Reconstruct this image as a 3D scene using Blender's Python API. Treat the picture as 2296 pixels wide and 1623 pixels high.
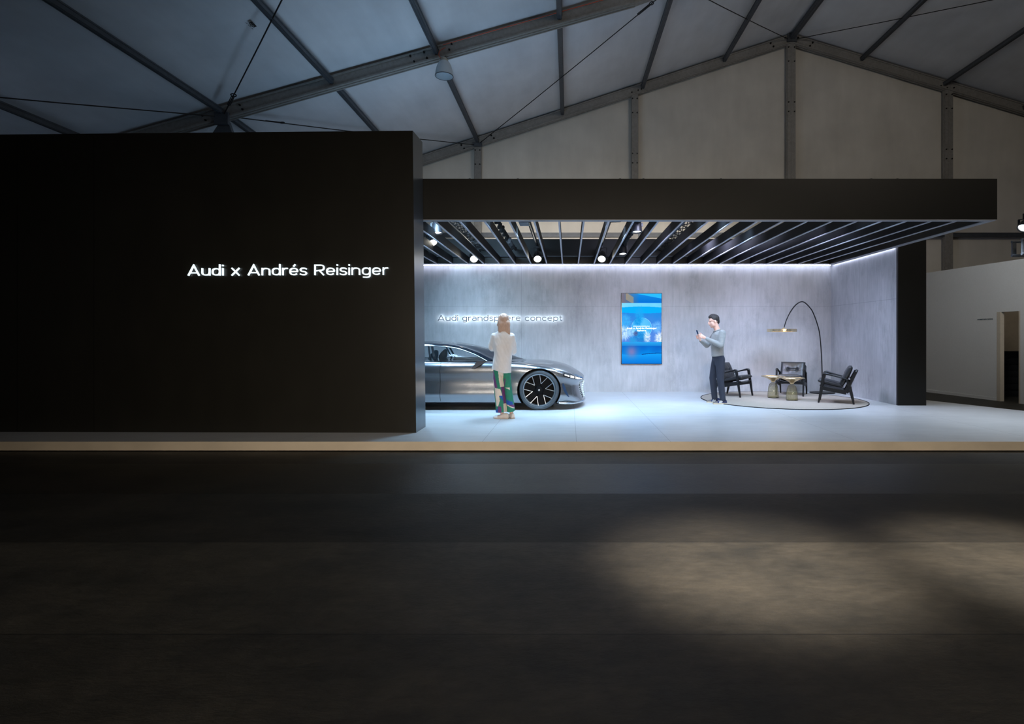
import bpy, bmesh, math, random
from mathutils import Vector, Matrix, noise as mnoise
random.seed(7)
sc = bpy.context.scene
C = sc.collection
pi = math.pi
for o in list(bpy.data.objects):
    bpy.data.objects.remove(o)

# ------------------------------------------------------------------ camera
F = 1220.0                 # focal length in pixels of the 2296x1623 frame
VX, VY = 1275.0, 756.0     # principal point (vanishing point of the depth direction)
CZ = 1.455                 # eye height above the hall floor
PZ = 0.125                 # top of the stand's platform
cam = bpy.data.cameras.new('camera')
cam.sensor_fit = 'HORIZONTAL'
cam.sensor_width = 36.0
cam.lens = 36.0 * F / 2296.0
cam.shift_x = -(VX - 1148.0) / 2296.0
cam.shift_y = -(811.5 - VY) / 2296.0
cam.clip_end = 200
camo = bpy.data.objects.new('camera', cam)
C.objects.link(camo)
camo.location = (0, 0, CZ)
camo.rotation_euler = (pi / 2, 0, 0)
sc.camera = camo

# ------------------------------------------------------------------ view, world
sc.view_settings.view_transform = 'Standard'
sc.view_settings.look = 'None'
sc.view_settings.gamma = 1.0
sc.view_settings.exposure = 0.0
sc.view_settings.use_curve_mapping = False
sc.cycles.use_denoising = True
sc.cycles.max_bounces = 8
sc.cycles.transparent_max_bounces = 16
sc.cycles.caustics_reflective = False
sc.cycles.caustics_refractive = False
world = bpy.data.worlds.new('world')
sc.world = world
world.use_nodes = True
wb = world.node_tree.nodes['Background']
wb.inputs[0].default_value = (0.9, 0.95, 1.0, 1)
wb.inputs[1].default_value = 0.012


def aim(o, target):
    d = Vector(target) - Vector(o.location)
    o.rotation_euler = d.to_track_quat('-Z', 'Y').to_euler()


def spot(name, loc, target, watts, col, deg=60, blend=0.6, size=0.08):
    l = bpy.data.lights.new(name, 'SPOT')
    l.energy = watts
    l.color = col
    l.spot_size = math.radians(deg)
    l.spot_blend = blend
    l.shadow_soft_size = size
    o = bpy.data.objects.new(name, l)
    C.objects.link(o)
    o.location = loc
    aim(o, target)
    return o


def area(name, loc, target, watts, col, sx, sy, spread=180):
    l = bpy.data.lights.new(name, 'AREA')
    l.shape = 'RECTANGLE'
    l.size, l.size_y = sx, sy
    l.energy = watts
    l.color = col
    l.spread = math.radians(spread)
    o = bpy.data.objects.new(name, l)
    C.objects.link(o)
    o.location = loc
    aim(o, target)
    return o


WARM = (1.0, 0.86, 0.70)
COOL = (0.50, 0.72, 1.0)
LAV = (0.66, 0.70, 1.0)
# hall lamps high behind the camera: warm pools on the dark hall floor
spot('hall_and_fill_spot', (1.15, 3.1, 7.5), (1.2, 3.55, 0), 6200, (1.0, 0.88, 0.76), 17.5, 1.0, 0.2)
spot('hall_and_fill_spot', (2.9, 3.0, 7.5), (3.0, 3.55, 0), 5600, (1.0, 0.88, 0.76), 15.5, 1.0, 0.2)
# general hall light from the lamps behind the camera
area('hall_light', (1.5, -9.0, 2.5), (0, 7, 0.3), 100, WARM, 9, 1.0, 40)
area('hall_light', (7.0, 3.0, 8.3), (8.0, 15, 3.0), 190, (1.0, 0.90, 0.76), 3, 2)
# added fill without fixtures: cool onto the tent roof, warm onto the gable
area('tent_fill_light', (-2.6, 11.2, 3.7), (-2.2, 13.2, 9.0), 74, (0.47, 0.72, 1.0), 3.5, 2.2)
area('tent_fill_light', (-9.5, 9.5, 3.4), (-9.0, 9.5, 9.0), 3, (0.55, 0.72, 1.0), 3, 3)
area('tent_fill_light', (1.8, 14.8, 2.6), (1.8, 17.4, 4.3), 34, (1.0, 0.91, 0.80), 9, 0.6)
area('tent_fill_light', (1.2, 15.3, 4.5), (1.2, 17.4, 4.6), 20, (1.0, 0.92, 0.82), 8, 0.3, 62)
spot('hall_and_fill_spot', (7.3, 9.6, 4.6), (9.75, 12.9, 1.9), 200, (0.94, 0.97, 0.97), 75, 1.0, 0.3)  # extra spot, added to brighten the white partition
# stage spotlights of the stand with unseen ones added, lacking housings, to brighten the floor
STAGE = [((-2.6, 9.0, 3.5), (-1.6, 11.2, 0.1)), ((-0.8, 9.4, 3.42), (-0.9, 9.6, 0.1)),
         ((0.85, 9.4, 3.42), (0.6, 11.0, 0.1)), ((3.0, 9.6, 3.5), (2.6, 11.6, 0.1)),
         ((4.9, 10.0, 3.5), (4.4, 11.6, 0.1)), ((2.2, 8.7, 3.5), (2.4, 9.3, 0.1)),
         ((-3.4, 11.0, 3.5), (-2.4, 10.2, 0.1)),
         ((-1.3, 8.7, 3.5), (-1.2, 7.9, 0.1)), ((0.6, 8.7, 3.5), (0.5, 8.1, 0.1)), ((4.6, 8.7, 3.5), (4.6, 8.3, 0.1))]
spot('side_spot_light', (7.2, 8.8, 3.15), (7.2, 8.6, 0.1), 240, (0.72, 0.86, 1.0), 95, 1.0, 0.15)
spot('stage_and_fill_spot', (0.76, 11.9, 3.3), (0.15, 9.95, 0.1), 330, (0.60, 0.82, 1.0), 34, 0.9, 0.1)
CYAN = (0.44, 0.72, 1.0)
for L, T in STAGE:
    spot('stage_and_fill_spot', L, T, 150 if T[1] < 8.5 else (520 if L[0] < 1 else 430), CYAN if L[0] < 0 else COOL, 100, 0.9, 0.6 if L[0] > 4 else 0.25)
for L, T in (((-2.2, 9.3, 3.5), (-2.2, 13.3, 1.2)), ((1.5, 9.3, 3.5), (1.6, 13.3, 1.2)), ((4.3, 9.3, 3.5), (5.2, 13.3, 1.2)), ((2.6, 11.0, 3.5), (6.42, 11.9, 1.2))):  # spots without housings, added to brighten the back and side walls
    spot('wall_fill_light', L, T, 900 if T[0] > 6 else (780 if T[0] < 0 else (420 if T[0] < 2 else 300)), CYAN if L[0] < 0 else LAV, 100, 1.0, 0.5)

# ------------------------------------------------------------------ materials
def _n(nt, t, **kw):
    n = nt.nodes.new(t)
    for k, v in kw.items():
        setattr(n, k, v)
    return n


def _mix(nt, a, b, fac, mode='MIX'):
    m = _n(nt, 'ShaderNodeMix', data_type='RGBA', blend_type=mode)
    for s, v in ((0, fac), (6, a), (7, b)):
        if isinstance(v, bpy.types.NodeSocket):
            nt.links.new(v, m.inputs[s])
        else:
            m.inputs[s].default_value = v
    return m.outputs[2]


def _math(nt, op, a, b=None, c=None):
    m = _n(nt, 'ShaderNodeMath', operation=op)
    for i, v in enumerate((a, b, c)):
        if v is None:
            continue
        if isinstance(v, bpy.types.NodeSocket):
            nt.links.new(v, m.inputs[i])
        else:
            m.inputs[i].default_value = v
    return m.outputs[0]


def _noise(nt, vec, scale, detail=4, rough=0.55, mapping=None):
    if mapping:
        mp = _n(nt, 'ShaderNodeMapping')
        mp.inputs['Scale'].default_value = mapping
        nt.links.new(vec, mp.inputs[0])
        vec = mp.outputs[0]
    t = _n(nt, 'ShaderNodeTexNoise')
    t.inputs['Scale'].default_value = scale
    t.inputs['Detail'].default_value = detail
    t.inputs['Roughness'].default_value = rough
    nt.links.new(vec, t.inputs['Vector'])
    return t.outputs['Fac']


def _ramp(nt, fac, stops, interp='LINEAR'):
    r = _n(nt, 'ShaderNodeValToRGB')
    r.color_ramp.interpolation = interp
    el = r.color_ramp.elements
    while len(el) < len(stops):
        el.new(0.5)
    for e, (p, c) in zip(el, stops):
        e.position = p
        e.color = c if len(c) == 4 else (*c, 1)
    nt.links.new(fac, r.inputs[0])
    return r.outputs[0]


def lin(r, g, b):
    f = lambda c: ((c / 255) / 12.92 if c / 255 <= 0.04045 else ((c / 255 + 0.055) / 1.055) ** 2.4)
    return (f(r), f(g), f(b))


MATS = {}


def mat(name, col, rough=0.5, metal=0.0, var=0.12, vscale=8.0, vmap=(1, 1, 1), bump=0.0, bscale=60.0,
        emit=0.0, coat=0.0, alpha=None, trans=0.0, ior=1.45, sheen=0.0, seams=None, spec=0.5, wide=0.0, bmap=None, blot=0.0):
    """Procedural Principled material: a colour broken up by noise on object coordinates."""
    m = bpy.data.materials.new(name)
    m.use_nodes = True
    nt = m.node_tree
    p = nt.nodes['Principled BSDF']
    tc = _n(nt, 'ShaderNodeTexCoord')
    vec = tc.outputs['Object']
    f = _noise(nt, vec, vscale, 5, 0.6, vmap)
    lo = tuple(c * (1 - var) for c in col)
    hi = tuple(min(1, c * (1 + var)) for c in col)
    out = _ramp(nt, f, [(0.3, lo), (0.7, hi)])
    if wide:
        f2 = _noise(nt, vec, 0.8, 3, 0.6)
        g = _ramp(nt, f2, [(0.3, (1 - wide,) * 3), (0.7, (1 + wide,) * 3)])
        out = _mix(nt, out, g, 1.0, 'MULTIPLY')
    if blot:
        f3 = _noise(nt, vec, 2.2, 7, 0.72, (1, 1, .55))
        out = _mix(nt, out, _ramp(nt, f3, [(0.52, (1, 1, 1)), (0.72, (1 - blot,) * 3)]), 1.0, 'MULTIPLY')
    if seams:
        sep = _n(nt, 'ShaderNodeSeparateXYZ')
        nt.links.new(vec, sep.inputs[0])
        tot = None
        for ax, pos, hw in seams:
            d = _math(nt, 'ABSOLUTE', _math(nt, 'SUBTRACT', sep.outputs['XYZ'.index(ax)], pos))
            l = _math(nt, 'LESS_THAN', d, hw)
            tot = l if tot is None else _math(nt, 'MAXIMUM', tot, l)
        out = _mix(nt, out, (0.12, 0.12, 0.13, 1), _math(nt, 'MULTIPLY', tot, 0.45))
    nt.links.new(out, p.inputs['Base Color'])
    p.inputs['Roughness'].default_value = rough
    p.inputs['Metallic'].default_value = metal
    p.inputs['Specular IOR Level'].default_value = spec
    p.inputs['IOR'].default_value = ior
    p.inputs['Coat Weight'].default_value = coat
    p.inputs['Coat Roughness'].default_value = 0.05
    p.inputs['Transmission Weight'].default_value = trans
    p.inputs['Sheen Weight'].default_value = sheen
    if emit:
        nt.links.new(out, p.inputs['Emission Color'])
        p.inputs['Emission Strength'].default_value = emit
    if alpha is not None:
        p.inputs['Alpha'].default_value = alpha
    if bump:
        b = _n(nt, 'ShaderNodeBump')
        b.inputs['Strength'].default_value = bump
        b.inputs['Distance'].default_value = 0.02
        nt.links.new(_noise(nt, vec, bscale, 4, 0.6, bmap), b.inputs['Height'])
        nt.links.new(b.outputs[0], p.inputs['Normal'])
    MATS[name] = m
    return m


# ------------------------------------------------------------------ mesh builder
class MB:
    def __init__(s):
        s.v, s.f, s.m = [], [], []

    def add(s, vs, fs, mi=0):
        o = len(s.v)
        s.v += [tuple(p) for p in vs]
        s.f += [tuple(i + o for i in f) for f in fs]
        s.m += [mi] * len(fs)
        return s

    def box(s, a, b, mi=0):
        x0, y0, z0 = a
        x1, y1, z1 = b
        return s.add([(x0, y0, z0), (x1, y0, z0), (x1, y1, z0), (x0, y1, z0), (x0, y0, z1), (x1, y0, z1), (x1, y1, z1), (x0, y1, z1)],
                     [(0, 3, 2, 1), (4, 5, 6, 7), (0, 1, 5, 4), (1, 2, 6, 5), (2, 3, 7, 6), (3, 0, 4, 7)], mi)

    def prism(s, pts, ext, mi=0):
        """closed polygon of 3D points extruded by a vector"""
        n = len(pts)
        e = Vector(ext)
        vs = [Vector(p) for p in pts] + [Vector(p) + e for p in pts]
        fs = [tuple(range(n))[::-1], tuple(range(n, 2 * n))]
        fs += [(i, (i + 1) % n, n + (i + 1) % n, n + i) for i in range(n)]
        return s.add(vs, fs, mi)

    def bar(s, a, b, w, h, up=(0, 0, 1), w2=None, h2=None, mi=0):
        """rectangular bar from a to b, w across and h along 'up', may taper"""
        a, b = Vector(a), Vector(b)
        t = (b - a).normalized()
        u = Vector(up)
        x = t.cross(u).normalized()
        y = x.cross(t).normalized()
        w2 = w if w2 is None else w2
        h2 = h if h2 is None else h2
        vs = []
        for c, ww, hh in ((a, w, h), (b, w2, h2)):
            for sx, sy in ((-1, -1), (1, -1), (1, 1), (-1, 1)):
                vs.append(c + x * sx * ww / 2 + y * sy * hh / 2)
        return s.add(vs, [(0, 3, 2, 1), (4, 5, 6, 7), (0, 1, 5, 4), (1, 2, 6, 5), (2, 3, 7, 6), (3, 0, 4, 7)], mi)

    def tube(s, pts, r, seg=8, side=None, cap=True, mi=0, closed=False):
        """tube along points; r a number, list of numbers, or list of (ra, rb)"""
        pts = [Vector(p) for p in pts]
        n = len(pts)
        rr = r if isinstance(r, (list, tuple)) else [r] * n
        rings = []
        prev = Vector(side) if side is not None else None
        for i, p in enumerate(pts):
            if closed:
                t = pts[(i + 1) % n] - pts[i - 1]
            else:
                t = pts[min(i + 1, n - 1)] - pts[max(i - 1, 0)]
            t.normalize()
            if prev is None:
                prev = Vector((0, 0, 1)) if abs(t.z) < 0.9 else Vector((1, 0, 0))
            u = prev - t * prev.dot(t)
            if u.length < 1e-5:
                u = Vector((1, 0, 0)) - t * t.x
            u.normalize()
            v = t.cross(u)
            if side is None:
                prev = u
            ra, rb = rr[i] if isinstance(rr[i], (list, tuple)) else (rr[i], rr[i])
            rings.append([p + u * ra * math.cos(2 * pi * k / seg) + v * rb * math.sin(2 * pi * k / seg) for k in range(seg)])
        vs = [q for g in rings for q in g]
        fs = []
        m = n if closed else n - 1
        for i in range(m):
            j = (i + 1) % n
            for k in range(seg):
                l = (k + 1) % seg
                fs.append((i * seg + k, i * seg + l, j * seg + l, j * seg + k))
        if cap and not closed:
            fs.append(tuple(range(seg))[::-1])
            fs.append(tuple((n - 1) * seg + k for k in range(seg)))
        return s.add(vs, fs, mi)

    def limb(s, pts, r, seg=14, side=(1, 0, 0), mi=0, flat=False):
        """tube with rounded ends, for bodies and cushions; flat=True leaves the last end square"""
        pts = [Vector(p) for p in pts]
        rr = [q if isinstance(q, (list, tuple)) else (q, q) for q in r]
        d0 = (pts[0] - pts[1]).normalized()
        d1 = (pts[-1] - pts[-2]).normalized()
        pre, prr, post, por = [], [], [], []
        for a in (80, 60, 30):
            c, sn = math.cos(math.radians(a)), math.sin(math.radians(a))
            m0 = min(rr[0])
            pre.append(pts[0] + d0 * m0 * sn)
            prr.append((rr[0][0] * c, rr[0][1] * c))
        for a in (30, 60, 80):
            c, sn = math.cos(math.radians(a)), math.sin(math.radians(a))
            m1 = min(rr[-1])
            post.append(pts[-1] + d1 * m1 * sn)
            por.append((rr[-1][0] * c, rr[-1][1] * c))
        if flat:
            post, por = [], []
        return s.tube(pre + pts + post, prr + rr + por, seg, side, True, mi)

    def lathe(s, prof, c=(0, 0, 0), axis=(0, 0, 1), seg=32, mi=0, caps=False):
        """prof: (radius, height) pairs revolved round axis through c"""
        c = Vector(c)
        w = Vector(axis).normalized()
        u = w.orthogonal().normalized()
        v = w.cross(u)
        vs, fs = [], []
        for r, h in prof:
            for k in range(seg):
                a = 2 * pi * k / seg
                vs.append(c + w * h + (u * math.cos(a) + v * math.sin(a)) * r)
        for i in range(len(prof) - 1):
            for k in range(seg):
                l = (k + 1) % seg
                fs.append((i * seg + k, i * seg + l, (i + 1) * seg + l, (i + 1) * seg + k))
        if caps:
            fs.append(tuple(range(seg))[::-1])
            fs.append(tuple((len(prof) - 1) * seg + k for k in range(seg)))
        return s.add(vs, fs, mi)

    def ell(s, c, r, seg=18, rings=12, mi=0, rot=None):
        c = Vector(c)
        vs, fs = [], []
        for i in range(rings + 1):
            th = pi * (0.02 + 0.96 * i / rings)
            for k in range(seg):
                a = 2 * pi * k / seg
                p = Vector((r[0] * math.sin(th) * math.cos(a), r[1] * math.sin(th) * math.sin(a), r[2] * math.cos(th)))
                if rot:
                    p = rot @ p
                vs.append(c + p)
        for i in range(rings):
            for k in range(seg):
                l = (k + 1) % seg
                fs.append((i * seg + k, (i + 1) * seg + k, (i + 1) * seg + l, i * seg + l))
        fs.append(tuple(range(seg)))
        fs.append(tuple(rings * seg + k for k in range(seg))[::-1])
        return s.add(vs, fs, mi)

    def grid(s, rows, mi=0, flip=False):
        """rows: list of equal-length lists of points"""
        n, m = len(rows), len(rows[0])
        vs = [p for r in rows for p in r]
        fs = []
        for i in range(n - 1):
            for j in range(m - 1):
                q = (i * m + j, i * m + j + 1, (i + 1) * m + j + 1, (i + 1) * m + j)
                fs.append(q[::-1] if flip else q)
        return s.add(vs, fs, mi)

    def mesh(s, name, mats, fix=True, smooth=None):
        me = bpy.data.meshes.new(name)
        me.from_pydata(s.v, [], s.f)
        for m in mats:
            me.materials.append(m)
        me.polygons.foreach_set('material_index', s.m)
        if fix:
            bm = bmesh.new()
            bm.from_mesh(me)
            bmesh.ops.recalc_face_normals(bm, faces=bm.faces)
            bm.to_mesh(me)
            bm.free()
        if smooth is not None:
            me.polygons.foreach_set('use_smooth', [True] * len(me.polygons))
            me.set_sharp_from_angle(angle=math.radians(smooth))
        me.update()
        return me


ORG = {}          # world origin of every thing and part, for building in world coordinates


def put(name, mb, mats, parent=None, smooth=None, fix=True, bevel=0.0, world=False, subsurf=0):
    """link ONE mesh object; world=True shifts world coordinates into the parent's frame (unrotated parents)"""
    if not isinstance(mats, (list, tuple)):
        mats = [mats]
    if world and parent is not None:
        o0 = ORG.get(parent.name, Vector((0, 0, 0)))
        mb.v = [tuple(Vector(p) - o0) for p in mb.v]
    me = mb.mesh(name, mats, fix, smooth)
    o = bpy.data.objects.new(name, me)
    C.objects.link(o)
    if parent is not None:
        o.parent = parent
        ORG[o.name] = ORG.get(parent.name, Vector((0, 0, 0)))
    if bevel:
        b = o.modifiers.new('bevel', 'BEVEL')
        b.width = bevel
        b.segments = 2
        b.limit_method = 'ANGLE'
    if subsurf:
        b = o.modifiers.new('subsurf', 'SUBSURF')
        b.levels = b.render_levels = subsurf
    return o


def tag(o, label, cat, group=None, kind=None):
    o['label'] = label
    o['category'] = cat
    if group:
        o['group'] = group
    if kind:
        o['kind'] = kind
    return o


def thing(name, label, cat, loc=(0, 0, 0), rz=0.0, group=None):
    o = bpy.data.objects.new(name, None)
    o.empty_display_size = 0.1
    C.objects.link(o)
    o.location = loc
    o.rotation_euler = (0, 0, rz)
    ORG[o.name] = Vector(loc)
    return tag(o, label, cat, group)


def struct(name, mb, mats, label=None, smooth=None, fix=True, parent=None):
    o = put(name, mb, mats, parent, smooth, fix)
    o['kind'] = 'structure'
    if label:
        o['label'] = label
    return o


def dup(root, loc, rz, label, group=None):
    r = root.copy()
    C.objects.link(r)
    r.location = loc
    r.rotation_euler = (0, 0, rz)
    r['label'] = label
    if group:
        r['group'] = group
    for ch in list(root.children):
        c = ch.copy()
        C.objects.link(c)
        c.parent = r
        for g in ch.children:
            d = g.copy()
            C.objects.link(d)
            d.parent = c
    return r


def remesh(mb, voxel, smooth=2, fac=0.5):
    """fuse overlapping closed shapes into one continuous surface"""
    me = mb.mesh('tmp', [])
    o = bpy.data.objects.new('tmp', me)
    C.objects.link(o)
    r = o.modifiers.new('r', 'REMESH')
    r.mode = 'VOXEL'
    r.voxel_size = voxel
    if smooth:
        q = o.modifiers.new('s', 'SMOOTH')
        q.factor = fac
        q.iterations = smooth
    dg = bpy.context.evaluated_depsgraph_get()
    ev = o.evaluated_get(dg)
    m2 = bpy.data.meshes.new_from_object(ev)
    out = MB()
    out.v = [tuple(v.co) for v in m2.vertices]
    out.f = [tuple(p.vertices) for p in m2.polygons]
    out.m = [0] * len(out.f)
    bpy.data.objects.remove(o)
    bpy.data.meshes.remove(me)
    bpy.data.meshes.remove(m2)
    return out


def catmull(pts, sub, closed=False):
    pts = [Vector(p) for p in pts]
    n = len(pts)
    out = []
    m = n if closed else n - 1
    for i in range(m):
        if closed:
            p0, p1, p2, p3 = pts[i - 1], pts[i], pts[(i + 1) % n], pts[(i + 2) % n]
        else:
            p1, p2 = pts[i], pts[i + 1]
            p0 = pts[i - 1] if i > 0 else p1 * 2 - p2
            p3 = pts[i + 2] if i + 2 < n else p2 * 2 - p1
        for k in range(sub):
            t = k / sub
            out.append(0.5 * ((2 * p1) + (p2 - p0) * t + (2 * p0 - 5 * p1 + 4 * p2 - p3) * t * t + (3 * p1 - p0 - 3 * p2 + p3) * t ** 3))
    if not closed:
        out.append(pts[-1])
    return out


def at(px, py, d):
    """point at depth d seen at pixel (px, py) of the photograph's frame"""
    return Vector(((px - VX) / F * d, d, CZ - (py - VY) / F * d))


# ------------------------------------------------------------------ stroke lettering
def sup(cx, cy, rx, ry, a0, a1, n=14, e=2.6):
    o = []
    for i in range(n + 1):
        a = math.radians(a0 + (a1 - a0) * i / n)
        c, s_ = math.cos(a), math.sin(a)
        o.append((cx + rx * math.copysign(abs(c) ** (2 / e), c), cy + ry * math.copysign(abs(s_) ** (2 / e), s_)))
    return o


def glyph(ch, w):
    h = w / 2
    X = 0.70
    B = 0.76
    bowl = sup(B / 2, X / 2, B / 2 - h, X / 2 - h, 0, 360, 32)
    sm = lambda p: [tuple(q)[:2] for q in catmull([(*a, 0) for a in p], 5)]
    S1 = [(.60, .575), (.47, X - h), (.18, X - h), (h, .52), (.16, .375), (.46, .32), (.60 - .01, .18), (.46, h), (.17, h), (.02, .13)]
    sx = lambda k: [(a * k, b / X) for a, b in S1]
    G = {
        'A': (1.10, [[(.06, 0), (.55, .97), (1.04, 0)], [(.24, .26), (.86, .26)]]),
        'u': (B, [[(h, X)] + sup(B / 2, .30, B / 2 - h, .30 - h, 180, 360) , [(B - h, 0), (B - h, X)]]),
        'n': (B, [[(h, 0), (h, X)], sup(B / 2, X - .30, B / 2 - h, .30 - h, 180, 0) + [(B - h, 0)]]),
        'h': (B, [[(h, 0), (h, 1.06)], sup(B / 2, X - .30, B / 2 - h, .30 - h, 180, 0) + [(B - h, 0)]]),
        'd': (B, [bowl, [(B - h, 0), (B - h, 1.06)]]),
        'p': (B, [bowl, [(h, X), (h, -.27)]]),
        'o': (B, [bowl]),
        'g': (B, [bowl, [(B - h, X), (B - h, -.02)] + sup(B / 2, -.02, B / 2 - h, .25 - h, 0, -90) + [(.10, -.25 + h)]]),
        'i': (w, [[(h, 0), (h, X)], [(h, .88), (h, 1.02)]]),
        'x': (.80, [[(.06, 0), (.74, X)], [(.06, X), (.74, 0)]]),
        'r': (.48, [[(h, 0), (h, X)], sup(.40, X - .30, .40 - h, .30 - h, 180, 90) + [(.48, X - h)]]),
        'e': (B, [[(B - h, X / 2), (h, X / 2)], sup(B / 2, X / 2, B / 2 - h, X / 2 - h, 0, 322, 30)]),
        '\u00e9': (B, [[(B - h, X / 2), (h, X / 2)], sup(B / 2, X / 2, B / 2 - h, X / 2 - h, 0, 322, 30), [(.34, .82), (.52, 1.02)]]),
        'c': (.70, [sup(B / 2, X / 2, B / 2 - h, X / 2 - h, 40, 320, 28)]),
        's': (.62, [sm(S1)]),
        'a': (.70, [[(.70 - h, 0), (.70 - h, .42)] + sup(.36, .40, .34 - h, .30 - h, 0, 90) + [(.10, X - h)],
                    [(.70 - h, .41), (.28, .41)] + sup(.28, .41 / 2 + h / 2, .28 - h, .41 / 2 - h / 2, 90, 270) + [(.42, h), (.70 - h, .14)]]),
        't': (.50, [[(.16, .93), (.16, .24)] + sup(.42, .26, .26, .26 - h, 180, 270) + [(.50, h)], [(0, X - h), (.48, X - h)]]),
        'R': (.90, [[(h, 0), (h, 1)], [(h, 1 - h), (.5, 1 - h)] + sup(.52, .70, .30 - h + .08, .30 - h, 90, -90) + [(h, .40)], [(.46, .42), (.84, 0)]]),
        'S': (.80, [sm(sx(1.3))]),
        'E': (.62, [[(.62, 1 - h), (h, 1 - h), (h, h), (.62, h)], [(h, .5), (.56, .5)]]),
        'F': (.60, [[(.60, 1 - h), (h, 1 - h), (h, 0)], [(h, .5), (.54, .5)]]),
        'X': (.90, [[(.06, 0), (.84, 1)], [(.06, 1), (.84, 0)]]),
        'H': (.78, [[(h, 0), (h, 1)], [(.78 - h, 0), (.78 - h, 1)], [(h, .5), (.78 - h, .5)]]),
        'I': (w, [[(h, 0), (h, 1)]]),
        'B': (.74, [[(h, 0), (h, 1)], [(h, 1 - h), (.4, 1 - h)] + sup(.42, .74, .22, .24 - h, 90, -90) + [(h, .5)],
                    [(.4, .5)] + sup(.44, .26, .25, .24, 90, -90) + [(h, h)]]),
        'T': (.74, [[(.37, 0), (.37, 1)], [(0, 1 - h), (.74, 1 - h)]]),
        'O': (.94, [sup(.47, .5, .47 - h, .5 - h, 0, 360, 32)]),
        'C': (.86, [sup(.47, .5, .47 - h, .5 - h, 45, 315, 28)]),
    }
    return G[ch]


def ribbon(mb, path, w, fn, depth, mi=0):
    """stroke a 2D path with width w; fn maps (x, y, z) into 3D, depth is the thickness"""
    p = [Vector((a, b)) for a, b in path]
    q = [p[0]]
    for a in p[1:]:
        if (a - q[-1]).length > 1e-4:
            q.append(a)
    p = q
    closed = (p[0] - p[-1]).length < 1e-3
    if closed:
        p = p[:-1]
    n = len(p)
    L, R = [], []
    for i in range(n):
        a = p[i - 1] if (i > 0 or closed) else None
        b = p[(i + 1) % n] if (i < n - 1 or closed) else None
        d0 = (p[i] - a).normalized() if a is not None else (b - p[i]).normalized()
        d1 = (b - p[i]).normalized() if b is not None else d0
        n0, n1 = Vector((-d0.y, d0.x)), Vector((-d1.y, d1.x))
        m = n0 + n1
        m = n0 if m.length < 1e-3 else m.normalized()
        k = 1 / max(0.45, m.dot(n0))
        L.append(p[i] + m * w / 2 * k)
        R.append(p[i] - m * w / 2 * k)
    vs = []
    for i in range(n):
        for c, z in ((L[i], 0), (R[i], 0), (R[i], depth), (L[i], depth)):
            vs.append(fn(c.x, c.y, z))
    fs = []
    for i in range(n if closed else n - 1):
        j = (i + 1) % n
        for k in range(4):
            l = (k + 1) % 4
            fs.append((i * 4 + k, j * 4 + k, j * 4 + l, i * 4 + l))
    if not closed:
        fs += [(0, 1, 2, 3), tuple((n - 1) * 4 + k for k in (3, 2, 1, 0))]
    mb.add(vs, fs, mi)


def lettering(text, w=0.14, gap=0.17, space=0.52):
    x, out = 0.0, []
    for ch in text:
        if ch == ' ':
            x += space
            continue
        wd, st = glyph(ch, w)
        out.append((x, st))
        x += wd + gap
    return x - gap, out

# ------------------------------------------------------------------ surface materials
black_lam = mat('black_laminate', lin(24, 24, 22), rough=0.42, var=0.10, vscale=5, vmap=(1, 1, 0.3), wide=0.12, spec=0.3)
concrete = mat('concrete_panel', lin(176, 178, 181), rough=0.75, var=0.09, vscale=6, vmap=(2.6, 2.6, 0.4), wide=0.14, blot=0.22,
               seams=[('Z', 2.21, 0.0035), ('X', 2.55, 0.003), ('Y', 12.0, 0.003), ('X', -1.15, 0.003)], spec=0.25)
slat_black = mat('slat_black', lin(17, 17, 19), rough=0.6, var=0.1, spec=0.25)
plat_mat = mat('pale_floor_panel', lin(204, 205, 206), rough=0.34, var=0.05, vscale=3, vmap=(0.7, 3.5, 1), wide=0.07,
               seams=[('X', 0.10 - 1.2 * 3, .004), ('X', 0.10 - 1.2, .004), ('X', 0.10, .004), ('X', 1.3, .004), ('X', 3.7, .004), ('X', 6.1, .004),
                      ('Y', 7.9, .004), ('Y', 9.1, .004), ('Y', 11.5, .004)], spec=0.4)
step_mat = mat('beige_step_board', lin(206, 193, 172), rough=0.6, var=0.08, vscale=2.2, vmap=(1, 1, 2), wide=0.06)
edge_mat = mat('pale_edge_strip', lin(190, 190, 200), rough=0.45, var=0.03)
fascia_edge = mat('grey_edge_strip', lin(150, 152, 160), rough=0.45, var=0.03)
alu = mat('weathered_aluminium', lin(138, 135, 131), rough=0.55, metal=0.15, var=0.14, vscale=14, vmap=(1, 1, 1), wide=0.1, bump=0.05)
dark_alu = mat('dark_aluminium', lin(84, 88, 94), rough=0.45, metal=0.4, var=0.15, vscale=10)
black_metal = mat('black_metal', lin(26, 26, 28), rough=0.4, metal=0.3, var=0.15)
steel_wire = mat('steel_wire', lin(44, 44, 46), rough=0.5, metal=0.6)
white_part = mat('white_partition_paint', lin(196, 197, 198), rough=0.8, var=0.03, vscale=30, wide=0.03)
jamb_mat = mat('pale_wood_jamb', lin(190, 180, 165), rough=0.6, var=0.05, vscale=20)
beige_wall = mat('beige_board', lin(170, 158, 140), rough=0.8, var=0.05)
black_cloth = mat('black_cloth', lin(24, 24, 27), rough=0.9, var=0.3, vscale=20)
bolt_mat = mat('bolt_black', lin(22, 22, 22), rough=0.5, metal=0.5)


def membrane(name, col, vmap, fold):
    """matte white tent fabric with faint weave, grime and soft folds"""
    m = mat(name, col, rough=0.75, var=0.05, vscale=2.0, vmap=vmap, wide=0.07, bump=0.25, bscale=fold, bmap=vmap, spec=0.2)
    return m


roof_fab = membrane('roof_membrane', lin(206, 208, 212), (1.4, 0.25, 1), 1.6)
gable_fab = membrane('gable_membrane', lin(208, 203, 194), (1.2, 1, 0.22), 1.5)


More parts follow.
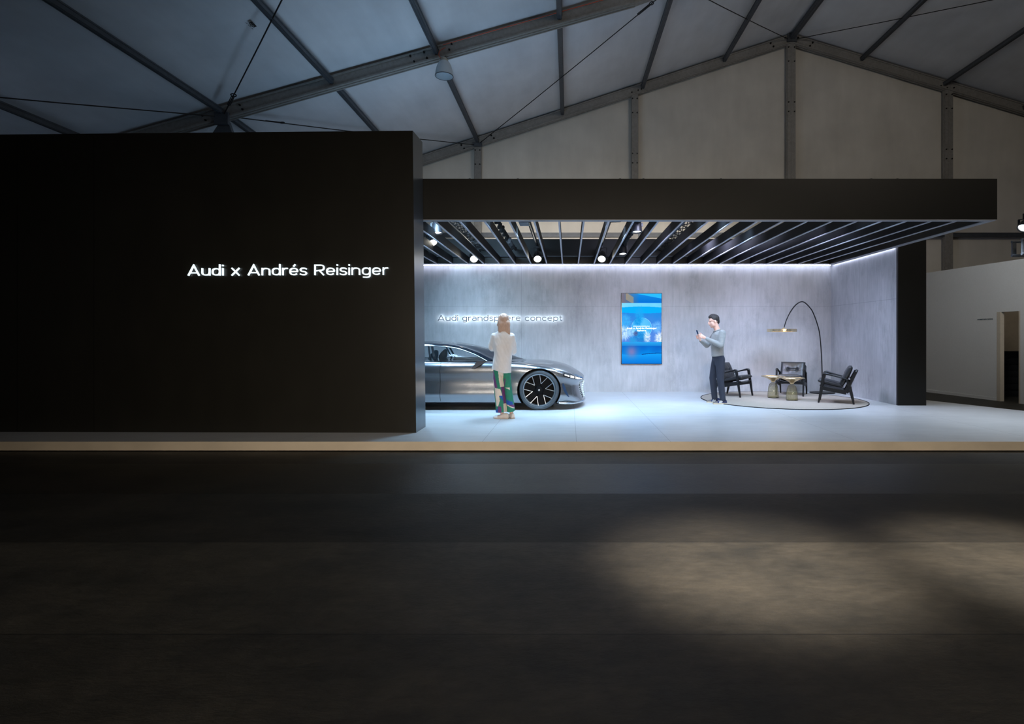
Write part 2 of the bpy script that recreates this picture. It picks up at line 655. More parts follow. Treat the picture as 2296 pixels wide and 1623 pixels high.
def floor_material():
    m = bpy.data.materials.new('dark_hall_floor')
    m.use_nodes = True
    nt = m.node_tree
    p = nt.nodes['Principled BSDF']
    tc = _n(nt, 'ShaderNodeTexCoord')
    vec = tc.outputs['Object']
    sep = _n(nt, 'ShaderNodeSeparateXYZ')
    nt.links.new(vec, sep.inputs[0])
    row = _math(nt, 'DIVIDE', _math(nt, 'SUBTRACT', sep.outputs[1], 0.265), 1.199)
    idx = _math(nt, 'FLOOR', row)
    t = _math(nt, 'DIVIDE', idx, 10.0)
    k = _ramp(nt, _math(nt, 'ADD', t, 0.02), [(0.0, (1.0,) * 3), (0.1, (1.05,) * 3), (0.2, (1.28,) * 3), (0.3, (0.66,) * 3), (0.4, (0.60,) * 3),
                                            (0.5, (0.8,) * 3)], 'CONSTANT')
    a = _noise(nt, vec, 1.1, 8, 0.68, (1, 1.6, 1))
    b = _noise(nt, vec, 9.0, 6, 0.7, (1, 2.2, 1))
    base = _ramp(nt, a, [(0.30, lin(33, 33, 30)), (0.72, lin(66, 62, 54))])
    fine = _ramp(nt, b, [(0.3, (0.72,) * 3), (0.7, (1.28,) * 3)])
    col = _mix(nt, _mix(nt, base, fine, 1.0, 'MULTIPLY'), k, 1.0, 'MULTIPLY')
    fr = _math(nt, 'FRACT', row)
    seam = _math(nt, 'LESS_THAN', fr, 0.006)
    col = _mix(nt, col, (0.004, 0.004, 0.004, 1), _math(nt, 'MULTIPLY', seam, 0.8))
    nt.links.new(col, p.inputs['Base Color'])
    rr = _ramp(nt, _math(nt, 'ADD', t, 0.02), [(0.0, (0.62,) * 3), (0.1, (0.6,) * 3), (0.2, (0.58,) * 3), (0.3, (0.62,) * 3), (0.4, (0.46,) * 3),
                                             (0.5, (0.6,) * 3)], 'CONSTANT')
    nt.links.new(rr, p.inputs['Roughness'])
    p.inputs['Specular IOR Level'].default_value = 0.32
    bp = _n(nt, 'ShaderNodeBump')
    bp.inputs['Strength'].default_value = 0.35
    bp.inputs['Distance'].default_value = 0.01
    nt.links.new(_noise(nt, vec, 26, 6, 0.7, (1, 1.8, 1)), bp.inputs['Height'])
    nt.links.new(bp.outputs[0], p.inputs['Normal'])
    return m


# ------------------------------------------------------------------ floor and platform
mb = MB().grid([[(x, y, 0) for x in (-20, -8, 0, 8, 22)] for y in (-12, 0, 6, 12, 19)])
struct('floor', mb, floor_material(), 'dark worn hall floor of wide rolled sheets')

# platform of the stand: pale top, beige front edge, right edge runs off at an angle
mb = MB()
poly = [(-15, 6.935), (9.37, 6.935), (8.23, 9.83), (7.57, 11.5), (7.05, 13.4), (-15, 13.4)]
n = len(poly)
vs = [(x, y, 0.012) for x, y in poly] + [(x, y, PZ) for x, y in poly]
mb.add(vs, [tuple(range(n, 2 * n))], 0)
mb.add(vs, [tuple(range(n))[::-1]] + [(i, (i + 1) % n, n + (i + 1) % n, n + i) for i in range(n)], 1)
struct('floor_platform', mb, [plat_mat, step_mat], 'low pale platform with a beige front edge')

# ------------------------------------------------------------------ black wall at the left with the lit sign
SL = 0.0118


def blk_y(x):
    return 7.58 - (x + 2.124) * SL


mb = MB()
zl, zr = 4.275, 4.333
xr0, xr1 = -2.124, -2.172
fr = [(-14, blk_y(-14), PZ), (xr0, blk_y(xr0), PZ), (xr1, blk_y(xr1), zr), (-14, blk_y(-14), zl)]
bk = [(-14, blk_y(-14) + .5, PZ), (xr0, blk_y(xr0) + .5, PZ), (xr1, blk_y(xr1) + .5, zr + .02), (-14, blk_y(-14) + .5, zl + .02)]
mb.add(fr + bk, [(0, 1, 2, 3), (7, 6, 5, 4), (0, 3, 7, 4), (3, 2, 6, 7), (0, 4, 5, 1)])
mb.add(fr[1:3] + bk[1:3], [(0, 2, 3, 1)], 1)
lit_end_mat = mat('lit_end_face', lin(104, 112, 120), rough=0.3, metal=0.7, var=0.04, vscale=4)  # paler colour imitates stand light reflected on the black laminate end
blk_mat = mat('black_wall_laminate', lin(34, 33, 29), rough=0.30, var=0.10, vscale=4, vmap=(1, 1, 0.4), wide=0.10, spec=0.45)
struct('wall_left', mb, [blk_mat, lit_end_mat], 'tall black freestanding wall carrying the white lit sign')
for x in (-6.66, -7.75):                                   # panel joints
    g = MB().box((x - .003, blk_y(x) - .0015, PZ), (x + .003, blk_y(x) + .002, 4.27))
    struct('trim_1' if x > -7 else 'trim_2', g, black_metal, 'thin upright joint in the black wall')

# ------------------------------------------------------------------ concrete walls of the stand
mb = MB().box((-7.5, 13.30, PZ), (6.97, 13.42, 3.30))
struct('wall_back', mb, concrete, 'pale concrete-look back wall of the stand')
mb = MB().box((6.42, 10.66, PZ), (6.50, 13.30, 3.26))
struct('wall_right', mb, concrete, 'pale concrete-look side wall of the stand')
mb = MB().box((6.42, 10.605, PZ), (6.97, 10.66, 3.80)).box((6.50, 10.66, PZ), (6.97, 13.30, 3.80))
struct('trim_3', mb, black_lam, 'wide black column at the front end of the side wall')

# ------------------------------------------------------------------ tent: gable wall, roof, frames
YG, YF, YN, Y0 = 17.4, 12.0, 6.6, 1.0
RX = 7.1


def hz(x, frame):
    """height of the rafter centre line at x on the gable or on the nearer frames"""
    if x >= RX:
        h = 9.51 - 0.30 * (x - RX)
    elif frame == 'g':
        h = 9.51 - 0.328 * (RX - x)
    elif x <= 1.43:
        h = 6.24 + 0.281 * (x + 2.9)
    else:
        h = 7.457 + (9.51 - 7.457) * (x - 1.43) / (RX - 1.43)
    return h + CZ


NODES = [-15.4, -12.9, -10.25, -7.59, -5.2, -2.9, -0.2, 2.36, 4.96, 7.1, 9.33, 11.97, 14.5, 17.2]
rows = []
for y, fr_ in ((YG + .12, 'g'), (YF, 'f'), (YN, 'f'), (Y0, 'f')):
    rows.append((y, [hz(x, fr_) + 0.2 for x in NODES]))
# subdivided so that the fabric can sag a little between the frames
pts = []
for a in range(3):
    for k in range(12):
        t = k / 12
        y = rows[a][0] * (1 - t) + rows[a + 1][0] * t
        line = []
        for j in range(len(NODES) - 1):
            for q in range(5):
                u = q / 5
                z0 = rows[a][1][j] * (1 - u) + rows[a][1][j + 1] * u
                z1 = rows[a + 1][1][j] * (1 - u) + rows[a + 1][1][j + 1] * u
                x = NODES[j] * (1 - u) + NODES[j + 1] * u
                sag = 0.03 * math.sin(pi * t) * math.sin(pi * u)
                wr = 0.012 * mnoise.noise(Vector((x * 0.9, y * 0.35, 3.1)))
                line.append((x, y, z0 * (1 - t) + z1 * t + sag + wr))
        line.append((NODES[-1], y, rows[a][1][-1] * (1 - t) + rows[a + 1][1][-1] * t))
        pts.append(line)
struct('ceiling', MB().grid(pts), roof_fab, 'translucent white tent roof', smooth=40, fix=False)

# gable wall fabric behind the posts, with soft vertical folds near the ridge post
gp = []
for i in range(30):
    v = i / 29
    line = []
    for j in range(180):
        x = -15.4 + 32.6 * j / 179
        top = hz(x, 'g') + 0.17
        z = 0.0 + top * v
        fold = 0.02 * mnoise.noise(Vector((x * 1.6 + z * 0.5, z * 0.22, 0.3)))
        k = math.exp(-((x - 6.2) / 0.9) ** 2)
        fold += 0.05 * k * mnoise.noise(Vector((x * 3.0 - z * 1.4, z * 0.3, 5.1)))
        line.append((x, YG + 0.16 + fold, z))
    gp.append(line)
struct('wall_gable', MB().grid(gp), gable_fab, 'beige fabric end wall of the tent', smooth=60, fix=False)


def rafter(a, b, name, label, group, w=0.15, h=0.27):
    """hollow-box rafter with keder lips along its edges"""
    a, b = Vector(a), Vector(b)
    mb_ = MB().bar(a, b, w, h)
    up = (b - a).normalized().cross(Vector((0, 1, 0))).normalized()
    if up.z < 0:
        up = -up
    for s_ in (-1, 1):
        for e in (-1, 1):
            off = up * (h / 2 - 0.02) * e + Vector((0, s_ * (w / 2 + 0.012), 0))
            mb_.bar(a + off, b + off, 0.03, 0.035)
        off = up * (-h / 2 - 0.008) + Vector((0, s_ * w * 0.3, 0))
        mb_.bar(a + off, b + off, 0.02, 0.02)
    o = put(name, mb_, alu, bevel=0.004)
    tag(o, label, 'tent beam', group)
    return o


def Pn(x, y, fr_):
    return (x, y, hz(x, fr_))


raf = [rafter(Pn(-15.4, YG, 'g'), Pn(RX - .02, YG, 'g'), 'tent_rafter', 'sloping grey beam along the left half of the tent end wall', None),
       rafter(Pn(RX + .02, YG, 'g'), Pn(17.2, YG, 'g'), 'tent_rafter', 'sloping grey beam along the right half of the tent end wall', None),
       rafter(Pn(-15.4, YF, 'f'), Pn(1.43, YF, 'f'), 'tent_rafter', 'nearer sloping grey roof beam carrying the bell lamp', None)]
put('upper_section', MB().bar(Pn(1.40, YF, 'f'), Pn(RX, YF, 'f'), .15, .27), alu, raf[2])
for o in raf:
    o['group'] = 'tent roof beams'
# bolts and bracket plates on the beams are parts of them


def bolts(o, y, pts_, r=0.028):
    for p in pts_:
        b = put('bolt', MB().lathe([(0, 0.02), (r * .8, 0.02), (r, 0.0), (r, -0.02)], (p[0], y, p[1]), (0, -1, 0), 8), bolt_mat, o)


def along(x, fr_, du, dv):
    s_ = 0.328 if fr_ == 'g' and x < RX else (-0.30 if x >= RX else 0.281)
    return (x + du - s_ * dv, hz(x, fr_) + s_ * du + dv)


bolts(raf[2], YF - .085, [along(-2.9, 'f', u, v) for u, v in ((-.55, .07), (-.5, -.06), (-.25, .07), (-.22, -.06), (.28, -.02), (.36, .08))], .022)
bolts(raf[2], YF - .085, [along(-7.59, 'f', u, v) for u, v in ((.40, .05), (.43, -.05), (-.42, .05), (-.38, -.06))], .022)
bolts(raf[0], YG - .085, [along(-2.9, 'g', u, v) for u, v in ((-.5, .05), (-.45, -.08), (.45, .05), (.5, -.06))], .03)
bolts(raf[0], YG - .085, [along(7.0, 'g', u, v) for u, v in ((-.55, .06), (-.5, -.06), (-.08, .08))], .03)
bolts(raf[0], YG - .085, [along(2.2, 'g', u, v) for u, v in ((-.2, -.04), (0, -.04), (.1, -.04))], .02)
bolts(raf[1], YG - .085, [along(7.2, 'g', u, v) for u, v in ((.55, .06), (.5, -.06), (.08, .08))], .03)
bolts(raf[1], YG - .085, [along(11.97, 'g', u, v) for u, v in ((-.1, -.08), (.1, -.08), (.3, -.02))], .025)
z = hz(-7.59, 'f')
put('bracket', MB().box((-7.72, YF - .16, z - .28), (-7.42, YF - .09, z - .02)).prism([(-7.9, YF - .1, z - .62), (-7.3, YF - .1, z - .62), (-7.45, YF - .1, z - .2), (-7.62, YF - .1, z - .2)], (0, .1, 0)),
    dark_alu, raf[2])
z = hz(-2.9, 'g')
put('bracket', MB().box((-3.05, YG - .14, z - .17), (-2.75, YG - .08, z - .05)), dark_alu, raf[0])
z = hz(RX, 'g')
put('bracket', MB().box((RX - .16, YG - .13, z - .12), (RX + .16, YG - .08, z + .12)), dark_alu, raf[1])

# purlins: each bay's length is a thing
PUR = {0: [(-2.9, 'roof purlin meeting the end beam at its leftmost visible post'), (-0.2, 'roof purlin crossed by the long diagonal wire, right of the bell lamp'),
           (2.36, 'third roof purlin from the left on the end wall beam'), (4.96, 'roof purlin just left of the tent ridge'),
           (7.1, 'ridge purlin at the peak of the tent'), (9.33, 'first roof purlin right of the tent ridge'),
           (11.97, 'second roof purlin right of the tent ridge'), (14.5, 'roof purlin end showing at the right edge of the photo'),
           (-5.2, 'roof purlin running down behind the black wall between the two beams'), (-7.59, 'short roof purlin end below the cable bracket of the nearer beam')],
       1: [(-10.25, 'dark roof purlin in the far upper left corner above the black wall'), (-7.59, 'long roof purlin running to the bracket on the nearer beam'),
           (-5.2, 'roof purlin crossing the upper left near the black roof emblem'), (-2.9, 'roof purlin above the bell lamp'),
           (-0.2, 'short roof purlin stub above the nearer beam at the top edge')]}
for bay, ls in PUR.items():
    y0, y1 = (YG - .02, YF + .02) if bay == 0 else (YF - .02, YN)
    f0 = 'g' if bay == 0 else 'f'
    for x, lab in ls:
        a, b = Vector((x, y0 - .06, hz(x, f0) + .02)), Vector((x, y1 + .06, hz(x, 'f') + .02))
        w = 0.16 if x == 7.1 else 0.10
        m_ = MB().bar(a, b, w, 0.11)
        for s_ in (-1, 1):
            m_.bar(a + Vector((s_ * (w / 2 + .006), 0, .03)), b + Vector((s_ * (w / 2 + .006), 0, .03)), .012, .02)
            m_.bar(a + Vector((s_ * w * .25, 0, -.06)), b + Vector((s_ * w * .25, 0, -.06)), .02, .014)
        o = put('tent_purlin', m_, dark_alu)
        tag(o, lab, 'tent purlin', 'roof purlins')

# gable posts with bolts, and the horizontal rail
for x, lab, w in ((-2.9, 'leftmost grey post of the tent end wall, beside the black wall', .20), (2.11, 'grey tent post above the stand, second from the left', .20),
                  (7.1, 'tall grey post under the tent ridge', .26), (12.12, 'rightmost grey post of the tent end wall', .25)):
    zt = hz(x, 'g') - 0.12
    o = put('tent_post', MB().box((x - w / 2, YG - .07, 0), (x + w / 2, YG + .07, zt)).box((x - w / 2 - .015, YG - .03, 0), (x + w / 2 + .015, YG + .03, zt))
            .box((x - .02, YG - .08, 0), (x + .02, YG - .06, zt)), alu)
    tag(o, lab, 'tent post', 'posts of the tent end wall')
    bolts(o, YG - .075, [(x + s_ * w * .36, zz) for s_ in (-1, 1) for zz in (zt - .15, zt - .6, zt - 1.9, zt - 2.2)], .022)
for x0, x1, lab in ((-15.4, -3.0, 'grey wall rail hidden mostly behind the black wall'), (-2.8, 2.01, 'grey rail of the end wall seen through the left slats'),
                    (2.21, 6.97, 'grey rail of the end wall seen through the right slats'), (7.23, 11.99, 'grey rail of the end wall behind the canopy end'),
                    (12.25, 17.2, 'grey rail of the end wall above the white partition')):
    zz = CZ + 3.26
    o = put('wall_rail', MB().box((x0, YG - .05, zz - .06), (x1, YG + .05, zz + .06)).box((x0, YG - .06, zz + .05), (x1, YG + .06, zz + .075)), dark_alu)
    tag(o, lab, 'wall rail', 'rails of the tent end wall')

# wind-bracing wires with turnbuckles
def wire(a, b, label, tb=None, r=0.012):
    t = thing('brace_wire', label, 'wire', a, 0, 'bracing wires of the tent roof')
    a, b = Vector(a), Vector(b)
    put('cable', MB().tube([a, a.lerp(b, .33) - Vector((0, 0, .02)), a.lerp(b, .66) - Vector((0, 0, .02)), b], r, 6), steel_wire, t, world=True)
    if tb is not None:
        p0, p1 = a.lerp(b, tb), a.lerp(b, tb + 0.045)
        d = (p1 - p0).normalized()
        sd = d.cross(Vector((0, 0, 1))).normalized() * 0.025
        m_ = MB().bar(p0 + sd, p1 + sd, .014, .014).bar(p0 - sd, p1 - sd, .014, .014).bar(p0 - sd, p0 + sd, .016, .02).bar(p1 - sd, p1 + sd, .016, .02)
        ring = [p1 + d * .06 + (d * math.cos(q * pi / 5) + sd.normalized() * math.sin(q * pi / 5)) * .05 for q in range(10)]
        m_.tube(ring, .012, 6, closed=True)
        put('turnbuckle', m_, steel_wire, t, world=True)
    return t


def Pw(x, y, fr_, dz=-.08):
    return (x, y, hz(x, fr_) + dz)


wire(Pw(-7.5, YF - .15, 'f'), Pw(-2.3, YN, 'f', .05), 'bracing wire running up across the roof emblem area from the nearer beam', .05)
wire(Pw(-7.7, YF - .15, 'f'), Pw(-12.9, YN, 'f', .05), 'bracing wire running left from the nearer beam over the black wall')
wire(Pw(-7.4, YF + .12, 'f'), Pw(-3.0, YG - .16, 'g', -.1), 'bracing wire sinking behind the black wall to the leftmost post', .09)
wire(Pw(-2.8, YG - .16, 'g', -.1), Pw(2.36, YF + .1, 'f', .05), 'long diagonal bracing wire rising right of the bell lamp', .86)
wire(Pw(6.95, YG - .14, 'g', 0), Pw(2.36, YF + .1, 'f', 0.1), 'bracing wire rising left from the tent peak')
wire(Pw(7.25, YG - .14, 'g', 0), Pw(12.2, YF + .1, 'f', 0.1), 'bracing wire rising right from the tent peak')

# ------------------------------------------------------------------ white partition with a doorway at the right
def pw(d):
    return 9.5 + 0.1524 * (14.5 - d)


mb = MB()
D0, D1 = 12.41, 11.92
th = 0.06
for d0, d1, z0, z1 in ((14.9, D0, 0, 3.165), (D0, D1, 2.03, 3.165), (D1, 9.4, 0, 3.165)):
    mb.prism([(pw(d0), d0, z0), (pw(d1), d1, z0), (pw(d1) + th, d1, z0), (pw(d0) + th, d0, z0)], (0, 0, z1 - z0))
struct('wall_partition', mb, white_part, 'white office partition at the right')
mb = MB().prism([(pw(14.9) - .012, 14.9, 0), (pw(D0 + .06) - .012, D0 + .06, 0), (pw(D0 + .06), D0 + .06, 0), (pw(14.9), 14.9, 0)], (0, 0, .07))
struct('baseboard_partition', mb, white_part, 'white skirting of the partition')
mb = MB()
for d in (D0, D1 + .04):
    mb.prism([(pw(d) - .015, d + .05, 0), (pw(d) - .015, d - .05, 0), (pw(d) + th + .015, d - .05, 0), (pw(d) + th + .015, d + .05, 0)] if d == D0 else
             [(pw(d) + .005, d, 0), (pw(d) + .005, d - .04, 0), (pw(d) + th, d - .04, 0), (pw(d) + th, d, 0)], (0, 0, 2.03))
struct('door_1', mb, jamb_mat, 'open doorway with a pale wooden jamb')
mb = MB().box((9.62, 14.1, 0), (13.4, 14.2, 3.1))
struct('wall_office', mb, beige_wall, 'beige wall inside the office')
# black folded cloth stacked inside the doorway
t = thing('drape_stack', 'tall stack of folded black drapes inside the office doorway', 'drapes', (11.1, 13.7, 0))
for k in range(7):
    z0 = k * .157
    m_ = MB()
    pr = sup(0, 0, 0.95, 0.34, 0, 360, 28, 5)[:-1]
    ring = []
    for zz, sc_ in ((0, .97), (.03, 1.0), (.12, 1.0), (.155, .965)):
        ring.append([(x * sc_ + .012 * math.sin(k * 2.1), y * sc_ + .012 * math.cos(k * 1.7), z0 + zz + (.02 * mnoise.noise(Vector((x * 3, y * 3, k))) if k == 6 and zz > .1 else 0)) for x, y in pr])
    q = len(pr)
    m_.add([p for r in ring for p in r], [(i * q + j, i * q + (j + 1) % q, (i + 1) * q + (j + 1) % q, (i + 1) * q + j) for i in range(3) for j in range(q)]
           + [tuple(range(q))[::-1], tuple(3 * q + j for j in range(q))])
    put('folded_drape', m_, black_cloth, t, smooth=50)

# ------------------------------------------------------------------ slatted canopy of the stand
ZB, ZT = CZ + 1.752, CZ + 2.356
can = thing('slatted_canopy', 'black open canopy of parallel slats roofing the lit stand', 'canopy', (1.0, 10.6, ZB))
led_mat = mat('led_strip_light', (0.74, 0.78, 1.0), var=0.0, emit=10)


def board(nm, a, b, lip=True):
    m_ = MB().box(a, b, 0)
    if lip:
        m_.box((a[0] + .002, a[1] + .002, a[2] - .012), (b[0] - .002, b[1] - .002, a[2] + .001), 1)
    return put(nm, m_, [black_lam, fascia_edge], can, world=True)


FX0, FX1 = -4.6, 6.372
board('front_fascia', (-2.9, 8.09, ZB), (FX1, 8.20, ZT))
board('back_fascia', (FX0, 13.06, ZB + .02), (FX1, 13.16, ZT))
board('side_fascia', (6.262, 8.20, ZB), (FX1, 13.06, ZT))
board('side_fascia', (FX0, 8.20, ZB), (FX0 + .1, 13.06, ZT), False)
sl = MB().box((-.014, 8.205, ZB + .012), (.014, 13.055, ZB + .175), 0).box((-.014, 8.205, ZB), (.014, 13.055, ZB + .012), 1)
first = None
for k in range(-11, 17):
    x = -0.146 + 0.3765 * k
    if first is None:
        first = put('slat', sl, [slat_black, edge_mat], can, world=True)
        first.location = (x, 0, 0)
    else:
        c = first.copy()
        C.objects.link(c)
        c.parent = can
        c.location = (x, 0, 0)
for x in (-1.48, -.76, .77, 1.12, 2.28, 4.53, 4.92):
    put('bolt_cap', MB().ell((x, 8.15, ZT), (.03, .03, .022), 10, 6), black_metal, can, world=True)
put('led_strip', MB().box((-4.5, 13.20, ZB - .012), (6.36, 13.245, ZB + .006)), led_mat, can, world=True)
put('led_strip', MB().box((6.385, 10.70, ZB + .005), (6.412, 13.18, ZB + .035)), led_mat, can, world=True)
put('led_strip', MB().box((-2.07, 8.215, ZB + .035), (-2.04, 8.24, ZB + .05)), led_mat, can, world=True)

# ------------------------------------------------------------------ bars, trusses and cables above the slats
ZP = CZ + 2.10


def lbar(x, label, r=0.025, bundle=False):
    t = thing('lighting_bar', label, 'lighting bar', (x, 10.6, ZP), 0, 'lighting bars above the slats')
    put('tube', MB().tube([(x, 8.20, ZP), (x, 13.06, ZP)], r, 12), black_metal, t, world=True, smooth=40)
    if bundle:
        pts_ = [(x + .035 * math.sin(i * 1.9), 8.3 + i * .12, ZP - .03 + .03 * math.cos(i * 1.9)) for i in range(38)]
        put('cable_bundle', MB().tube(pts_, [.03 + .012 * (i % 2) for i in range(38)], 8), black_cloth, t, world=True, smooth=60)
    return t


lbar(-1.28, 'black bar wrapped in a cable bundle, left of the slat centre', bundle=True)
lbar(-.72, 'plain black bar above the slats carrying the middle left bright spotlight', .035)
lbar(.74, 'plain black bar above the slats carrying the middle right bright spotlight', .035)
lbar(1.22, 'black bar wrapped in a cable bundle, right of the slat centre', bundle=True)
lbar(-2.80, 'black bar at the far left carrying the spotlight beside the black wall')


def truss(x, label, z=CZ + 2.15):
    t = thing('lighting_truss', label, 'truss', (x, 10.6, z), 0, 'lattice trusses above the slats')
    for dx in (-.09, .09):
        for dz in (-.09, .09):
            put('chord', MB().tube([(x + dx, 8.20, z + dz), (x + dx, 13.06, z + dz)], .016, 8), black_metal, t, world=True, smooth=40)
    lat = MB()
    n_ = 24
    for i in range(n_):
        y0, y1 = 8.22 + i * .2, 8.42 + i * .2
        s_ = 1 if i % 2 else -1
        for dx in (-.09, .09):
            lat.tube([(x + dx, y0, z - .09 * s_), (x + dx, y1, z + .09 * s_)], .008, 6)
        lat.tube([(x - .09 * s_, y0, z - .09), (x + .09 * s_, y1, z - .09)], .008, 6)
    put('lattice', lat, black_metal, t, world=True)
    return t


truss(-2.03, 'black lattice truss above the slats at the left')
truss(2.16, 'black lattice truss above the slats right of centre')
# a rail along the back of the canopy
rb = put('cable_rail', MB().tube([(-4.5, 12.98, CZ + 1.93), (6.2, 12.98, CZ + 1.93)], .014, 8), dark_alu, smooth=40)
tag(rb, 'thin grey rail running along the inside of the canopy back', 'rail')
# pale light box hung between the slats
t = thing('light_box', 'small pale grey box hung above the slats left of centre', 'box', (-.80, 9.55, CZ + 1.98))
put('housing', MB().box((-.87, 9.35, CZ + 1.99), (-.70, 9.75, CZ + 2.05)), mat('box_grey', lin(120, 130, 140), .5), t, world=True, bevel=.004)
put('bracket', MB().box((-.80, 9.5, CZ + 2.05), (-.76, 9.54, CZ + 2.10)), black_metal, t, world=True)

# ------------------------------------------------------------------ stage spotlights
lens_on = mat('lens_lit', (1.0, 0.95, 0.82), var=0.0, emit=30)
lens_dim = mat('lens_glow', (0.70, 0.90, 1.0), var=0.75, vscale=60, emit=2.2)
can_mat = mat('spotlight_housing', lin(30, 30, 34), rough=0.38, metal=0.2)


def stage_light(x, y, z, target, lit, label, bar_z=ZP, L=.26, R=.092):
    """can-shaped spotlight: housing, lens ring, lens, yoke, clamp"""
    t = thing('stage_spotlight', label, 'spotlight', (x, y, z), 0, 'stage spotlights of the stand')
    d = (Vector(target) - Vector((x, y, z))).normalized()
    put('housing', MB().lathe([(0, -L * .62), (R * .55, -L * .62), (R * .72, -L * .5), (R * .95, -L * .1), (R, L * .3), (R, L * .4), (R * .93, L * .4), (R * .9, L * .32)], (0, 0, 0), d, 24),
        can_mat, t, smooth=35)
    put('lens_ring', MB().lathe([(R * .9, L * .36), (R * 1.06, L * .36), (R * 1.06, L * .43), (R * .9, L * .43), (R * .9, L * .36)], (0, 0, 0), d, 24), can_mat, t, smooth=35)
    put('lens', MB().lathe([(0, L * .36), (R * .5, L * .355), (R * .9, L * .34)], (0, 0, 0), d, 24), lens_on if lit else lens_dim, t, smooth=60)
    sd = d.cross(Vector((0, 0, 1)))
    sd = sd.normalized() if sd.length > .1 else Vector((1, 0, 0))
    up = max(bar_z - z, .12)
    ym = MB()
    for s_ in (-1, 1):
        ym.bar(sd * s_ * (R + .012), sd * s_ * (R + .012) + Vector((0, 0, up - .06)), .012, .03, sd)
    ym.bar(sd * (R + .018) + Vector((0, 0, up - .06)), -sd * (R + .018) + Vector((0, 0, up - .06)), .03, .012)
    put('yoke', ym, black_metal, t)
    put('clamp', MB().box((-.03, -.03, up - .07), (.03, .03, up + .03)), black_metal, t, bevel=.005)
    return t


stage_light(-2.36, 9.76, CZ + 1.97, (-2.1, 9.2, 0), False, 'dim spotlight with blue lens hung at the far upper left of the slats')
stage_light(-2.80, 11.1, CZ + 2.00, (-1.2, 9.2, .6), True, 'bright spotlight close beside the edge of the black wall')
stage_light(-2.17, 12.4, CZ + 1.83, (-1.0, 9.0, .9), True, 'bright spotlight at the canopy back, leftmost of the row of three')
stage_light(-.71, 12.4, CZ + 1.84, (-.4, 9.2, .5), True, 'bright spotlight at the canopy back, middle of the row of three')
stage_light(.76, 12.4, CZ + 1.84, (.3, 9.2, .5), True, 'bright spotlight at the canopy back, rightmost of the row of three')
stage_light(1.22, 9.76, CZ + 1.99, (1.32, 9.25, 0), False, 'unlit black spotlight hung beside the wrapped bar near the canopy front')
stage_light(1.20, 12.1, CZ + 1.95, (1.3, 11.3, 0), False, 'unlit black spotlight behind the right wrapped bar')
stage_light(-.76, 9.35, CZ + 2.09, (-.8, 10.2, 0), False, 'black spotlight peeking below the front beam, left of centre', CZ + 2.25)
stage_light(.80, 9.35, CZ + 2.09, (.9, 10.2, 0), False, 'black spotlight peeking below the front beam, right of centre', CZ + 2.25)

# ------------------------------------------------------------------ lamp and truss at the right edge
t = thing('floor_truss', 'grey ladder truss end at the right edge above the white partition', 'truss', (7.41, 9.0, 0))
za, zb_ = 2.82, 3.05
tm = MB()
for z in (za, zb_):
    for y in (8.9, 9.1):
        tm.tube([(7.41, y, z), (10.4, y, z)], .022, 10)
put('chord', tm, dark_alu, t, world=True, smooth=40)
for i in range(12):
    x = 7.43 + i * .26
    put('rung', MB().box((x - .018, 8.888, za), (x + .05, 8.912, zb_)), dark_alu, t, world=True)
    put('rung', MB().box((x - .018, 9.088, za), (x + .05, 9.112, zb_)), dark_alu, t, world=True)
put('upright', MB().box((10.3, 8.92, 0), (10.46, 9.08, 3.1)), dark_alu, t, world=True)
stage_light(7.56, 9.0, CZ + 1.86, (5.2, 8.0, 1.0), False, 'black spotlight with blue lens cut off by the right edge of the photo', CZ + 2.02, .22, .085)
for o in list(C.objects):
    pass
ex = put('spotlight_stand', MB().tube([(7.66, 9.0, zb_), (7.66, 9.0, CZ + 2.05)], .016, 8).tube([(7.66, 9.0, CZ + 2.03), (7.54, 9.0, CZ + 2.03)], .014, 8), black_metal, t, world=True, smooth=40)
ex.name = 'mast'

# ------------------------------------------------------------------ bell lamp under the nearer roof beam, emblem on the roof
bx, by, bz = -2.68, 11.72, CZ + 5.62
bell_mat = mat('prismatic_shade', lin(205, 215, 222), rough=0.35, var=0.03, alpha=0.8)
t = thing('bell_lamp', 'bell shaped high bay lamp hanging under the nearer roof beam', 'lamp', (bx, by, bz))
put('shade', MB().lathe([(.192, 0), (.188, .05), (.176, .13), (.150, .22), (.115, .29), (.075, .325), (.07, .322), (.108, .283), (.142, .215), (.168, .128), (.180, .05), (.184, 0), (.192, 0)], (0, 0, 0), seg=40), bell_mat, t, smooth=60)
put('rim', MB().lathe([(.184, -.004), (.197, -.004), (.197, .008), (.184, .008), (.184, -.004)], (0, 0, 0), seg=40), dark_alu, t, smooth=40)
put('ballast', MB().lathe([(0, .30), (.082, .30), (.08, .36), (.055, .39), (0, .39)], (0, 0, 0), seg=24), mat('lamp_cap', lin(170, 165, 150), .5), t, smooth=40)
put('hook', MB().tube([(0, 0, .38), (.02, 0, .43), (.0, .1, .46), (0, .28, .53)], .01, 8), black_metal, t)
put('power_cord', MB().tube(catmull([(0, 0, .39), (-.08, .0, .40), (-.13, .05, .50), (-.11, .12, .62), (-.02, .19, .72)], 6), .007, 6), mat('orange_cord', lin(190, 70, 30), .5), t)
oc = put('orange_cable', MB().tube([(x, YF - .10, hz(x, 'f') + .11) for x in (-2.75, -2, -1, 0, 1, 1.4)], .008, 6), MATS['orange_cord'])
tag(oc, 'thin orange cable clipped along the nearer roof beam', 'cable')


def on_roof(px, py):
    """point of the left roof just under the fabric on the line of sight through a pixel"""
    dx, dz = (px - VX) / F, -(py - VY) / F
    # z = CZ + 6.24 + .281 (x + 2.9) + .2
    d = (6.24 + .281 * 2.9 + .2) / (dz - .281 * dx)
    return Vector((dx * d, d, CZ + dz * d - .03))


